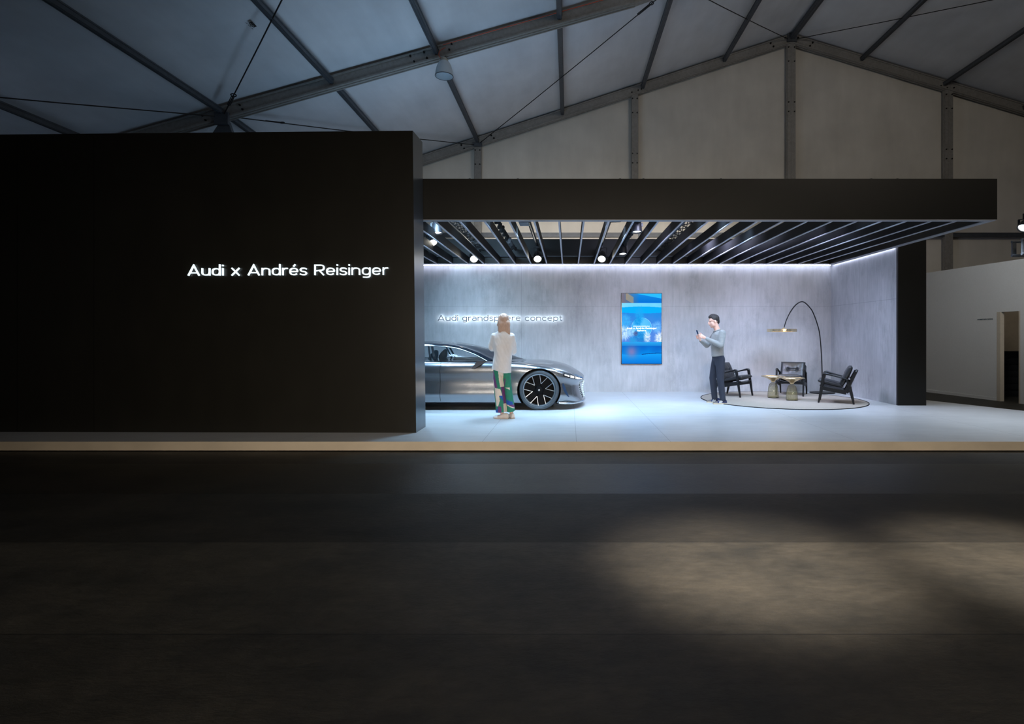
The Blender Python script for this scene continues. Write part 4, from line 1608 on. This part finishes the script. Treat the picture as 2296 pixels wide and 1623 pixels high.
lamp_glow = mat('ring_led', (1.0, 0.86, 0.66), var=0, emit=9)
put('led_ring', MB().lathe([(.20, .004), (.285, .004), (.285, .010), (.20, .010), (.20, .004)], (0, 0, 0), seg=64), lamp_glow, t).location = e - Vector((bx0, by0, PZ))
put('joint', MB().ell((0, 0, .03), (.03, .03, .016), 14, 8), brass, t).location = at(1757, 739, 12.24) - Vector((bx0, by0, PZ))

# ------------------------------------------------------------------ upright video screen on the back wall
SX0, SX1 = at(1393, 0, 13.25).x, at(1484.5, 0, 13.25).x
SZ1, SZ0 = at(0, 657, 13.25).z, at(0, 816.5, 13.25).z
t = thing('video_screen', 'upright video screen with blue imagery hung on the concrete wall', 'screen', ((SX0 + SX1) / 2, 13.30, SZ0))
bz_ = .012
fr_ = MB()
fr_.box((SX0, 13.25, SZ0), (SX0 + bz_, 13.30, SZ1)).box((SX1 - bz_, 13.25, SZ0), (SX1, 13.30, SZ1))
fr_.box((SX0, 13.25, SZ0), (SX1, 13.30, SZ0 + bz_)).box((SX0, 13.25, SZ1 - bz_), (SX1, 13.30, SZ1)).box((SX0 + .005, 13.27, SZ0 + .005), (SX1 - .005, 13.30, SZ1 - .005))
put('frame', fr_, trimb, t, world=True)
NXs, NZs = 180, 315


def screen_px(u, v):
    """picture shown on the screen: u across 0..1, v down 0..1 (display colours)"""
    L = lambda a, b, k: tuple(p + (q - p) * max(0, min(1, k)) for p, q in zip(a, b))
    n1 = mnoise.noise(Vector((u * 5, v * 9, 1.0)))
    n2 = mnoise.noise(Vector((u * 22, v * 38, 7.0)))
    sky, deep, pale, cy = (20, 130, 215), (12, 78, 165), (120, 205, 250), (10, 165, 240)
    mauve = (80, 130, 215)
    if v < .135:
        c = L(sky, (6, 105, 200), v / .135)
        if v < .07 * (u - .35) / .65:
            c = (40, 175, 245)
        if u < .45:
            c = L(c, (110, 105, 120), (.45 - u) * 2.6 + .2 * n1)
        if abs(v - .035 - (u - .11) * .35) < .05 and .1 < u < .3:
            c = L(c, (175, 150, 110), .6)
    elif v < .185 - .012 * (1 - (2 * u - 1) ** 2) + .012:
        c = L(pale, (70, 185, 245), u * .3 + .2 * n1)
    elif v < .27 + .012 * math.sin(u * 3):
        c = cy
    else:
        c = L((38, 130, 215), mauve, (v - .27) * 3.2 + .25 * n1)
    if .27 < v < .69:
        r = math.hypot((u - .50), (v - .49) * 1.74)
        if r < .26:
            c = L((95, 190, 245), (40, 150, 225), (r / .26) ** 2 * .4 + (v - .4) * 1.6)
            if r > .252:
                c = L(c, (180, 230, 255), .6)
    for cx_, cy_, rx_, ry_, tone in ((.45, .30, .14, .13, (30, 160, 230)), (.40, .40, .12, .09, (20, 140, 215)), (.10, .40, .17, .12, (60, 170, 235)), (.06, .56, .17, .12, (190, 225, 245)),
                                     (.88, .48, .15, .10, (110, 180, 240)), (.98, .64, .16, .11, (235, 245, 250)), (.47, .62, .24, .11, (25, 125, 200)), (.64, .62, .10, .10, (215, 232, 242)),
                                     (.28, .68, .12, .07, (40, 150, 215)), (.24, .55, .13, .08, (150, 205, 240)), (.35, .57, .07, .05, (75, 85, 140))):
        a = math.atan2((v - cy_) * 1.74, u - cx_)
        r = math.hypot((u - cx_) / rx_, (v - cy_) / ry_) + .35 * mnoise.noise(Vector((math.cos(a) * 7, math.sin(a) * 7, cx_ * 9))) + .22 * n2
        if r < 1:
            c = L(c, tone, min(1, (1 - r) * 2.2) * (.75 + .5 * n2))
    if v > .69 + .012 * n1:
        c = L((40, 160, 230), (15, 95, 185), (v - .69) * 9)
        if v > .745:
            c = L((12, 95, 190), (8, 130, 220), (v - .745) * 8 + .3 * n1)
        if v > .865 + .012 * math.sin(u * 5):
            c = L((20, 150, 235), (10, 110, 205), (v - .865) * 7)
        if .855 < v - .012 * math.sin(u * 5) < .865 and u > .5:
            c = (10, 55, 130)
        m = math.exp(-((u - .25) / .13) ** 2 - ((v - .83) / .08) ** 2)
        c = L(c, (150, 120, 165), .75 * m)
    return c


rows_, cols_ = [], []
for j in range(NZs + 1):
    rows_.append([(SX0 + bz_ + (SX1 - SX0 - 2 * bz_) * i / NXs, 13.262, SZ1 - bz_ - (SZ1 - SZ0 - 2 * bz_) * j / NZs) for i in range(NXs + 1)])
    cols_ += [screen_px(i / NXs, j / NZs) for i in range(NXs + 1)]
scm = bpy.data.materials.new('screen_picture')
scm.use_nodes = True
nt = scm.node_tree
nt.nodes.clear()
ca = _n(nt, 'ShaderNodeVertexColor')
ca.layer_name = 'picture'
em = _n(nt, 'ShaderNodeEmission')
em.inputs[1].default_value = 1.2
ou = _n(nt, 'ShaderNodeOutputMaterial')
nt.links.new(ca.outputs[0], em.inputs[0])
nt.links.new(em.outputs[0], ou.inputs[0])
pic = put('display', MB().grid(rows_), scm, t, world=True, fix=False)
at_ = pic.data.color_attributes.new('picture', 'FLOAT_COLOR', 'POINT')
for i, c in enumerate(cols_):
    at_.data[i].color = (*lin(*[max(0, min(255, q)) for q in c]), 1)
cap_m = mat('caption_lit', (1, 1, 1), var=0, emit=1.1)


def caption(text, x0, x1, zb, h, w=.2):
    W_, gl = lettering(text, w, .16, .5)
    k = (x1 - x0) / W_
    m2 = MB()
    for gx, st_ in gl:
        for path in st_:
            ribbon(m2, [((gx + a) * k, b * h) for a, b in path], w * h, lambda a, b, c: Vector((x0 + a, 13.259 - c, zb + b)), .002)
    return m2


sw, sh = SX1 - SX0, SZ1 - SZ0
put('caption', caption('Audi x Andr\u00e9s Reisinger', SX0 + .135 * sw, SX0 + .865 * sw, SZ1 - .505 * sh, .038), cap_m, pic, world=True)
put('caption', caption('Sphere', SX0 + .39 * sw, SX0 + .605 * sw, SZ1 - .537 * sh, .036), cap_m, pic, world=True)
put('caption_rule', MB().box((SX0 + .29 * sw, 13.257, SZ1 - .467 * sh), (SX0 + .70 * sw, 13.26, SZ1 - .463 * sh)), cap_m, pic, world=True)

# ------------------------------------------------------------------ people
skin = mat('skin', lin(226, 178, 158), rough=0.55, var=0.05, vscale=30)
lip = mat('lip', lin(178, 105, 98), rough=0.5, var=0.03)
eye_w = mat('eye', lin(60, 52, 48), rough=0.2, var=0.1)


def head(mb_, c, f, up=Vector((0, 0, 1)), s=1.0):
    """head blobs round centre c, looking along f (unit)"""
    sd = f.cross(up).normalized()
    R = Matrix((sd, f, up)).transposed()
    P = lambda a, b, z: c + (sd * a + f * b + up * z) * s
    mb_.ell(P(0, -.005, .035), (.076 * s, .098 * s, .092 * s), 20, 14, rot=R)          # cranium
    mb_.ell(P(0, .030, -.035), (.060 * s, .066 * s, .085 * s), 18, 12, rot=R)          # face
    mb_.ell(P(0, .058, -.098), (.032 * s, .030 * s, .024 * s), 12, 8, rot=R)           # chin
    for q in (-1, 1):
        mb_.ell(P(q * .034, .012, -.068), (.030 * s, .055 * s, .036 * s), 14, 10, rot=R)    # jaw
        mb_.ell(P(q * .032, .062, -.028), (.026 * s, .026 * s, .024 * s), 12, 8, rot=R)    # cheek
        mb_.ell(P(q * .078, -.004, -.012), (.010 * s, .018 * s, .030 * s), 10, 8, rot=R)   # ear
    mb_.ell(P(0, .082, .022), (.048 * s, .016 * s, .012 * s), 12, 8, rot=R)            # brow
    mb_.limb([P(0, .090, .012), P(0, .112, -.022), P(0, .104, -.036)], [.011 * s, .016 * s, .014 * s], 10)
    mb_.ell(P(0, .090, -.062), (.022 * s, .014 * s, .010 * s), 10, 8, rot=R)           # lips
    return P


def soften(m, keep, n=9, f=.5):
    """smooth the vertices for which keep(co) holds, so that the blobs of a head flow into each other"""
    nb = [set() for _ in m.v]
    for q in m.f:
        for a, b in zip(q, q[1:] + q[:1]):
            nb[a].add(b)
            nb[b].add(a)
    V = [Vector(v) for v in m.v]
    idx = [i for i, v in enumerate(V) if keep(v)]
    for _ in range(n):
        new = {i: V[i].lerp(sum((V[j] for j in nb[i]), Vector()) / len(nb[i]), f) for i in idx if nb[i]}
        for i, v in new.items():
            V[i] = v
    m.v = [tuple(v) for v in V]


def face_parts(root, P):
    for q in (-1, 1):
        put('eye', MB().ell(P(q * .031, .087, .003), (.011, .009, .007), 10, 6), eye_w, root, smooth=60)
    put('mouth', MB().ell(P(0, .0955, -.064), (.017, .0055, .0045), 10, 6), lip, root, smooth=60)


def hand(mb_, wrist, knuck, across, curls, thumb, r=.0085):
    """palm from wrist to knuckles; 'curls' gives per-finger offset chains starting at the knuckles; thumb a chain of points"""
    w, k, a = Vector(wrist), Vector(knuck), Vector(across).normalized()
    pl = (k - w).normalized()
    nrm = pl.cross(a).normalized()
    mb_.limb([w, w.lerp(k, .45), k], [(.024, .019), (.036, .017), (.038, .013)], 14, a)
    for i, ch in enumerate(curls):
        p0 = k + a * (-.030 + .020 * i) - pl * .008
        pts_ = [p0] + [p0 + Vector(q) for q in ch]
        n = len(pts_)
        mb_.limb(pts_, [r * (1.08 - .12 * j) for j in range(n)], 9, nrm)
    mb_.limb([Vector(q) for q in thumb], [r * 1.45, r * 1.2, r * 1.0][:len(thumb)], 9, nrm)


def shoe(root, base, ang, L, up_m, sole_m, extra=None, stripes=None, toe_m=None):
    """low sneaker: sole, upper, optional toe cap and side stripes; base = heel point on the floor, ang = heading"""
    b = Vector(base)
    fw, sd = Vector((math.cos(ang), math.sin(ang), 0)), Vector((-math.sin(ang), math.cos(ang), 0))
    T = lambda t, w, z: b + fw * t * L + sd * w + Vector((0, 0, z))
    S = [(-.022, .006, .026), (-.012, .018, .055), (.0, .026, .074), (.05, .033, .088), (.20, .037, .096), (.36, .037, .088), (.52, .042, .068), (.70, .047, .054), (.86, .043, .046), (.95, .030, .040), (1.0, .010, .032)]
    out = [(t, w * 1.08) for t, w, z in S]
    ring = [(t, w) for t, w in out] + [(t, -w) for t, w in out[::-1]]
    n_ = len(ring)
    so = MB()
    lo = [T(t * 1.0, w, 0) for t, w in ring]
    hi = [T(t * 1.01 - .005, w * 1.04, .022) for t, w in ring]
    so.add(lo + hi, [tuple(range(n_))[::-1], tuple(range(n_, 2 * n_))] + [(i, (i + 1) % n_, n_ + (i + 1) % n_, n_ + i) for i in range(n_)])
    up = MB()
    rows_ = []
    for t, w, z in S:
        rows_.append([T(t, w * math.cos(a) * (1 if a < pi else 1), .018 + (z - .018) * max(0, math.sin(a)) ** .8) for a in [pi * q / 12 for q in range(13)]])
    up.grid(rows_)
    sh_ = put('shoe', up, up_m, root, smooth=60)
    put('sole', so, sole_m, sh_, smooth=40, bevel=.003)
    if toe_m:
        rt = []
        for t, w, z in S[7:]:
            rt.append([T(t + .004, w * 1.03 * math.cos(a), .018 + (z - .016) * max(0, math.sin(a)) ** .8) for a in [pi * q / 12 for q in range(13)]])
        put('toe_cap', MB().grid(rt), toe_m, sh_, smooth=60)
    if stripes:
        for q in range(3):
            for side_ in (-1, 1):
                t0 = .34 + q * .085
                put('stripe', MB().bar(T(t0 + .09, side_ * .045, .024), T(t0, side_ * .034, .074), .012, .006, sd), stripes, sh_)
    return sh_


# ---------------------------------------------------------------- man with a phone (local: forward is -x, far side +y)
man = thing('person', 'standing man in grey sweater and dark trousers looking at his phone', 'person', (3.02, 10.93, PZ), .06)
Q = lambda f, l, z: Vector((-f, l, z))
mb = MB()
hc = Q(.105, 0, 1.648)
fv = Q(.97, 0, -.16).normalized()
uv = Q(.16, 0, .97).normalized()
PH = head(mb, hc, fv, uv, 1.02)
mb.limb([Q(.02, 0, 1.42), Q(.045, 0, 1.50), Q(.085, 0, 1.60)], [(.062, .062), (.056, .058), (.055, .058)], 16, (0, 1, 0))
mb.limb([Q(.02, 0, 1.34), Q(.03, 0, 1.28), Q(.03, 0, 1.10), Q(.02, 0, .95), Q(.01, 0, .88)], [(.13, .07), (.14, .09), (.12, .085), (.13, .09), (.13, .09)], 20, (0, 1, 0))
ARM = {}
for s_, el, wr in ((-1, Q(.045, -.255, 1.165), Q(.285, -.085, 1.305)), (1, Q(.17, .25, 1.165), Q(.345, .085, 1.262))):
    shd = Q(-.01, s_ * .175, 1.405)
    ARM[s_] = (shd, el, wr)
    mb.limb([shd, shd.lerp(el, .5), el], [.048, .043, .036], 14)
    mb.limb([el, el.lerp(wr, .35), wr], [.036, .036, .024], 14)
LEG = {-1: (Q(.01, -.095, .90), Q(.005, -.10, .49), Q(-.045, -.10, .085)), 1: (Q(.01, .095, .90), Q(.085, .13, .50), Q(.03, .17, .085))}
for s_, (a, b, c) in LEG.items():
    mb.limb([a, a.lerp(b, .5), b, b.lerp(c, .35), c], [.080, .072, .052, .052, .036], 16)
# hands round the phone: its long axis leans forward, the screen faces the man
pu, pn = Q(-.30, 0, .95).normalized() * -1, None
pu = Q(.30, 0, .95).normalized()
pc = Q(.428, -.005, 1.378)
mb_h = mb
fingL = [[Q(.022, -.014, .004), Q(.048, -.004, .010), Q(.060, .024, .012)] for _ in range(4)]
hand(mb, Q(.288, -.083, 1.307), Q(.382, -.046, 1.352), pu, fingL, [Q(.335, -.055, 1.352), Q(.372, -.034, 1.395), Q(.398, -.012, 1.418)])
fingR = [[Q(.022, .014, .002), Q(.046, .006, .008), Q(.056, -.022, .010)] for _ in range(4)]
hand(mb, Q(.348, .083, 1.264), Q(.402, .044, 1.332), pu, fingR, [Q(.366, .055, 1.318), Q(.385, .032, 1.360), Q(.400, .010, 1.385)])
body_m = remesh(mb, .0052, 2, .4)
soften(body_m, lambda v: v.z > 1.47)
bodyo = put('body', body_m, skin, man, smooth=80)
face_parts(man, PH)
# sweater
mb = MB()
mb.limb([Q(.028, 0, 1.455), Q(.025, 0, 1.425), Q(.022, 0, 1.38), Q(.03, 0, 1.28), Q(.035, 0, 1.12), Q(.025, 0, .98), Q(.022, 0, .955)],
        [(.070, .066), (.125, .085), (.185, .108), (.18, .125), (.158, .120), (.165, .122), (.166, .122)], 24, (0, 1, 0), flat=True)
for s_, (shd, el, wr) in ARM.items():
    mb.limb([shd, shd.lerp(el, .5), el], [.074, .066, .058], 16)
    mb.limb([el, el.lerp(wr, .4), wr.lerp(el, .04)], [.058, .052, .038], 16)
sw_ = remesh(mb, .009, 5, .5)
sweater = put('sweater', sw_, mat('grey_knit', lin(142, 142, 140), rough=0.9, var=0.10, vscale=14, vmap=(1, 1, 2.5), sheen=.3, bump=.22, bscale=34, bmap=(1, 1, 2)), man, smooth=80)
put('collar', MB().tube([Q(.042 + .068 * math.cos(a), .066 * math.sin(a), 1.470 - .020 * math.cos(a)) for a in [2 * pi * q / 24 for q in range(24)]], .008, 8, closed=True), MATS['grey_knit'], sweater, smooth=80)
# trousers
mb = MB()
mb.limb([Q(.022, 0, .99), Q(.018, 0, .92), Q(.012, 0, .86)], [(.150, .108), (.158, .116), (.150, .118)], 22, (0, 1, 0))
for s_, (a, b, c) in LEG.items():
    mb.limb([a, a.lerp(b, .5), b, b.lerp(c, .5), c + Vector((0, 0, -.02))], [(.096), (.088), (.070), (.064), (.058)], 18, flat=True)
put('trousers', remesh(mb, .009, 4, .5), mat('dark_denim', lin(46, 50, 62), rough=0.85, var=0.16, vscale=9, vmap=(1, 1, .4), bump=.4, bscale=22, bmap=(1, 1, .4)), man, smooth=80)
# hair: short, dark, swept up at the front
mb = MB()
sdv = fv.cross(uv)
Rm = Matrix((sdv, fv, uv)).transposed()
mb.ell(PH(0, -.018, .052), (.084, .102, .090), 20, 14, rot=Rm)
mb.ell(PH(0, .036, .094), (.066, .060, .036), 16, 10, rot=Rm)
mb.ell(PH(0, -.075, .0), (.066, .040, .070), 16, 10, rot=Rm)
for q in range(26):
    a, e = 2.399 * q, .25 + .75 * (q / 26)
    c = PH(.060 * math.cos(a) * e, -.004 + .082 * math.sin(a) * e, .130 - .042 * e * e)
    mb.limb([c, c + (fv * .012 + uv * .018)], [.016, .009], 8)
hr = remesh(mb, .007, 2, .4)
put('hair', hr, mat('dark_hair', lin(46, 40, 38), rough=0.6, var=0.3, vscale=40, vmap=(3, 3, 1), bump=.5, bscale=80), man, smooth=80)
navy = mat('navy_suede', lin(44, 52, 88), rough=.8, var=.12, vscale=40)
cream_sole = mat('cream_sole', lin(206, 190, 160), rough=.6, var=.05)
whites = mat('white_stripe', lin(232, 230, 226), rough=.5, var=.02)
taupe = mat('taupe_suede', lin(112, 104, 100), rough=.8, var=.08, vscale=40)
for s_, (x_, l_) in {-1: (-.12, -.10), 1: (-.075, .17)}.items():
    shoe(man, Q(x_, l_, 0), pi, .275, navy, cream_sole, None, whites, taupe)
# the phone is held, so it is a thing of its own
ph = thing('phone', 'black mobile phone held up by the standing man', 'phone', (0, 0, 0))
mw = Matrix.Translation((3.02, 10.93, PZ)) @ Matrix.Rotation(.06, 4, 'Z')
ph.location = mw @ pc
ORG[ph.name] = Vector(ph.location)
ph.rotation_euler = (0, 0, .06)
m2 = MB()
pf = pu.cross(Vector((0, 1, 0))).normalized()
m2.bar(-pu * .045, pu * .098, .070, .008, pf)
put('case', m2, trimb, ph, bevel=.003)
m2 = MB().bar(-pu * .040 + Q(-.0045, 0, .0014), pu * .093 + Q(-.0045, 0, .0014), .063, .001, pf)
put('glass', m2, mat('phone_glass', lin(30, 36, 48), rough=.1, var=.02), ph)

# ---------------------------------------------------------------- woman seen from behind (local: forward is +y)
WX, WY = -1.045, 8.92
wom = thing('person', 'standing woman seen from behind in white blouse and patchwork trousers', 'person', (WX, WY, PZ))
Vv = lambda x, y, z: Vector((x, y, z))
mb = MB()
fw = Vv(-.12, .99, .05).normalized()
up_ = Vv(0, -.05, 1).normalized()
PW = head(mb, Vv(-.024, .03, 1.585), fw, up_, .96)
mb.limb([Vv(-.025, .0, 1.40), Vv(-.025, .005, 1.47), Vv(-.024, .02, 1.55)], [(.05, .05), (.046, .048), (.048, .05)], 16)
mb.limb([Vv(-.03, 0, 1.34), Vv(-.03, 0, 1.25), Vv(-.035, 0, 1.08), Vv(-.045, 0, .93), Vv(-.05, 0, .86)], [(.11, .06), (.13, .085), (.105, .08), (.135, .095), (.135, .095)], 20)
WA = {-1: (Vv(-.160, .0, 1.335), Vv(-.215, .06, 1.165), Vv(-.085, .245, 1.21)), 1: (Vv(.105, 0, 1.335), Vv(.118, .08, 1.10), Vv(.035, .245, 1.17))}
for s_, (a, b, c) in WA.items():
    mb.limb([a, a.lerp(b, .5), b], [.042, .038, .033], 14)
    mb.limb([b, b.lerp(c, .35), c], [.033, .033, .022], 14)
WL = {-1: (Vv(-.122, 0, .84), Vv(-.095, .01, .46), Vv(-.045, 0, .08)), 1: (Vv(.03, 0, .84), Vv(.065, .01, .46), Vv(.105, .03, .08))}
for s_, (a, b, c) in WL.items():
    mb.limb([a, a.lerp(b, .5), b, b.lerp(c, .35), c], [.052, .048, .042, .040, .031], 16)
# hands folded together in front of the chest
hand(mb, Vv(-.083, .247, 1.211), Vv(.0, .290, 1.222), (0, .2, 1), [[Vv(.030, .004, 0), Vv(.052, -.010, 0), Vv(.060, -.030, 0)] for _ in range(4)],
     [Vv(-.045, .262, 1.235), Vv(-.015, .268, 1.258), Vv(.012, .272, 1.262)])
hand(mb, Vv(.033, .247, 1.171), Vv(-.045, .275, 1.158), (0, .2, 1), [[Vv(-.028, .004, 0), Vv(-.048, -.008, 0), Vv(-.056, -.026, 0)] for _ in range(4)],
     [Vv(0, .262, 1.190), Vv(-.028, .268, 1.205), Vv(-.050, .270, 1.205)])
wb_m = remesh(mb, .0056, 2, .4)
soften(wb_m, lambda v: v.z > 1.46)
put('body', wb_m, skin, wom, smooth=80)
face_parts(wom, PW)
# loose white blouse
mb = MB()
mb.limb([Vv(-.026, .005, 1.455), Vv(-.027, 0, 1.425), Vv(-.03, 0, 1.375), Vv(-.03, 0, 1.31), Vv(-.032, -.005, 1.20), Vv(-.036, -.005, 1.06), Vv(-.046, 0, .93), Vv(-.050, 0, .775)],
        [(.060, .058), (.098, .074), (.150, .092), (.185, .105), (.178, .120), (.152, .125), (.150, .136), (.160, .146)], 24, flat=True)
for s_, (a, b, c) in WA.items():
    mb.limb([a, a.lerp(b, .5), b], [.070, .076, .070], 16)
    mb.limb([b, b.lerp(c, .4), c], [.072, .064, .042], 16)
bl = remesh(mb, .009, 5, .5)
# soft drapery folds
for i, v in enumerate(bl.v):
    p = Vector(v)
    g = mnoise.noise(Vector((p.x * 9 + p.z * 4.5, p.y * 7, p.z * 3.2)))
    n_ = Vector((p.x + .04, p.y, 0))
    if n_.length > 1e-4:
        p += n_.normalized() * (.017 * g + .007 * mnoise.noise(Vector((p.x * 26 + p.z * 12, p.y * 18, p.z * 7))))
    if p.z < .84:
        p.z += (.84 - p.z) / .065 * (.03 - .055 * min(1, (p.x + .20) / .20))
    bl.v[i] = tuple(p)
put('blouse', bl, mat('white_blouse', lin(222, 216, 214), rough=.75, var=.05, vscale=8, sheen=.2, bump=.12, bscale=18, bmap=(1.5, 1.5, .5)), wom, smooth=80)
# patchwork trousers: coloured cloth patches sewn on the legs
mb = MB()
mb.limb([Vv(-.05, 0, .90), Vv(-.05, 0, .84), Vv(-.048, 0, .80)], [(.128, .110), (.134, .116), (.138, .114)], 22)
mb.limb([Vv(-.112, 0, .82), Vv(-.105, 0, .62), Vv(-.088, .005, .42), Vv(-.066, 0, .22), Vv(-.058, 0, .105)], [(.074, .106), (.084, .105), (.084, .102), (.086, .102), (.088, .104)], 22, flat=True)
mb.limb([Vv(.020, 0, .82), Vv(.032, .005, .62), Vv(.056, .01, .42), Vv(.086, .015, .22), Vv(.097, .02, .115)], [(.062, .104), (.068, .10), (.066, .098), (.064, .10), (.064, .102)], 22, flat=True)
tr = remesh(mb, .0062, 3, .5)
pc_ = lambda *ps: [((x - 330) * .00117, (1550 - y) * .00117) for x, y in ps]
PATCH = [(1, pc_((243, 860), (322, 860), (318, 930), (308, 1000), (325, 1102), (278, 1102), (258, 1000))),
         (2, pc_((150, 872), (178, 872), (236, 1112), (190, 1118), (166, 985))),
         (1, pc_((192, 1116), (276, 1132), (302, 1224), (258, 1226), (268, 1290), (245, 1372), (222, 1372))),
         (2, pc_((283, 1100), (327, 1100), (356, 1335), (324, 1338))),
         (3, pc_((256, 1224), (305, 1224), (311, 1296), (285, 1262))),
         (2, pc_((243, 1370), (286, 1370), (294, 1470), (240, 1470))),
         (1, pc_((320, 1337), (357, 1337), (364, 1470), (328, 1470))),
         (2, pc_((330, 990), (350, 984), (338, 1070), (322, 1106))),
         (3, pc_((358, 1278), (440, 1312), (446, 1352), (360, 1352))),
         (2, pc_((378, 1354), (470, 1352), (470, 1400))),
         (3, pc_((392, 860), (440, 860), (440, 892), (380, 900))),
         (1, pc_((335, 1116), (402, 1110), (408, 1150), (380, 1128))),
         (1, pc_((356, 1352), (386, 1352), (470, 1400), (470, 1412), (372, 1362))),
         (1, pc_((120, 840), (168, 840), (166, 874), (140, 874))),
         (3, pc_((120, 935), (168, 935), (168, 985), (140, 985))),
         (1, pc_((120, 985), (170, 985), (196, 1116), (185, 1116), (170, 1050), (140, 1050))),
         (3, pc_((200, 1440), (240, 1400), (238, 1470), (200, 1470)))]


def inside(p, poly):
    x, y = p
    r = False
    n_ = len(poly)
    for i in range(n_):
        (x1, y1), (x2, y2) = poly[i], poly[i - 1]
        if (y1 > y) != (y2 > y) and x < (x2 - x1) * (y - y1) / (y2 - y1) + x1:
            r = not r
    return r


for fi, f_ in enumerate(tr.f):
    c = sum((Vector(tr.v[i]) for i in f_), Vector()) / len(f_)
    # the cloth wraps the legs, so the patch is looked up along the girth
    key = (c.x, c.z) if c.y < .06 else (c.x * -.8 + .05, c.z + .23)
    for mi, poly in PATCH:
        if inside(key, poly):
            tr.m[fi] = mi
for i, v in enumerate(tr.v):
    p = Vector(v)
    g = mnoise.noise(Vector((p.x * 16, p.y * 12, p.z * 2.4)))
    tr.v[i] = (p.x + .004 * g, p.y + .007 * g, p.z)
cl = lambda n, c: mat(n, lin(*c), rough=.8, var=.08, vscale=16)
put('trousers', tr, [cl('patch_green', (44, 128, 102)), cl('patch_cream', (222, 206, 190)), cl('patch_plum', (108, 62, 112)), cl('patch_blue', (34, 84, 168))], wom, smooth=80)
# long straight hair
mb = MB()
sdv = fw.cross(up_)
Rm = Matrix((sdv, fw, up_)).transposed()
mb.ell(PW(0, -.016, .045), (.088, .106, .100), 20, 14, rot=Rm)
mb.limb([PW(0, -.05, .05), PW(-.006, -.085, -.04), PW(-.004, -.092, -.14), PW(.01, -.098, -.19)], [(.082, .055), (.096, .048), (.090, .036), (.060, .022)], 18, sdv)
mb.limb([PW(.050, -.085, -.02), PW(.062, -.095, -.13), PW(.078, -.105, -.21), PW(.086, -.105, -.245)], [(.044, .036), (.048, .032), (.036, .022), (.018, .010)], 14, sdv)
for q in (-1, 1):
    mb.limb([PW(q * .068, .02, .05), PW(q * .082, .0, -.05), PW(q * .080, -.03, -.14)], [(.024, .04), (.024, .045), (.016, .03)], 12, sdv)
hr = remesh(mb, .008, 3, .5)
for i, v in enumerate(hr.v):
    p = Vector(v)
    g = mnoise.noise(Vector((p.x * 60, p.y * 30, p.z * 2.5)))
    hr.v[i] = tuple(p + Vector((p.x * .2, -.006, 0)) * g)
put('hair', hr, mat('light_brown_hair', lin(206, 174, 156), rough=.5, var=.16, vscale=50, vmap=(4, 4, .25), bump=.5, bscale=90, bmap=(4, 4, .3)), wom, smooth=80)
offw = mat('off_white_suede', lin(218, 206, 198), rough=.7, var=.06, vscale=30)
pale_sole = mat('pale_sole', lin(196, 182, 172), rough=.6, var=.05)
lace = mat('white_overlay', lin(235, 232, 230), rough=.5, var=.02)
s1_ = shoe(wom, Vv(.062, -.035, 0), math.radians(172), .25, offw, pale_sole, None, None, lace)
s2_ = shoe(wom, Vv(.140, -.03, 0), math.radians(115), .25, offw, pale_sole, None, None, lace)
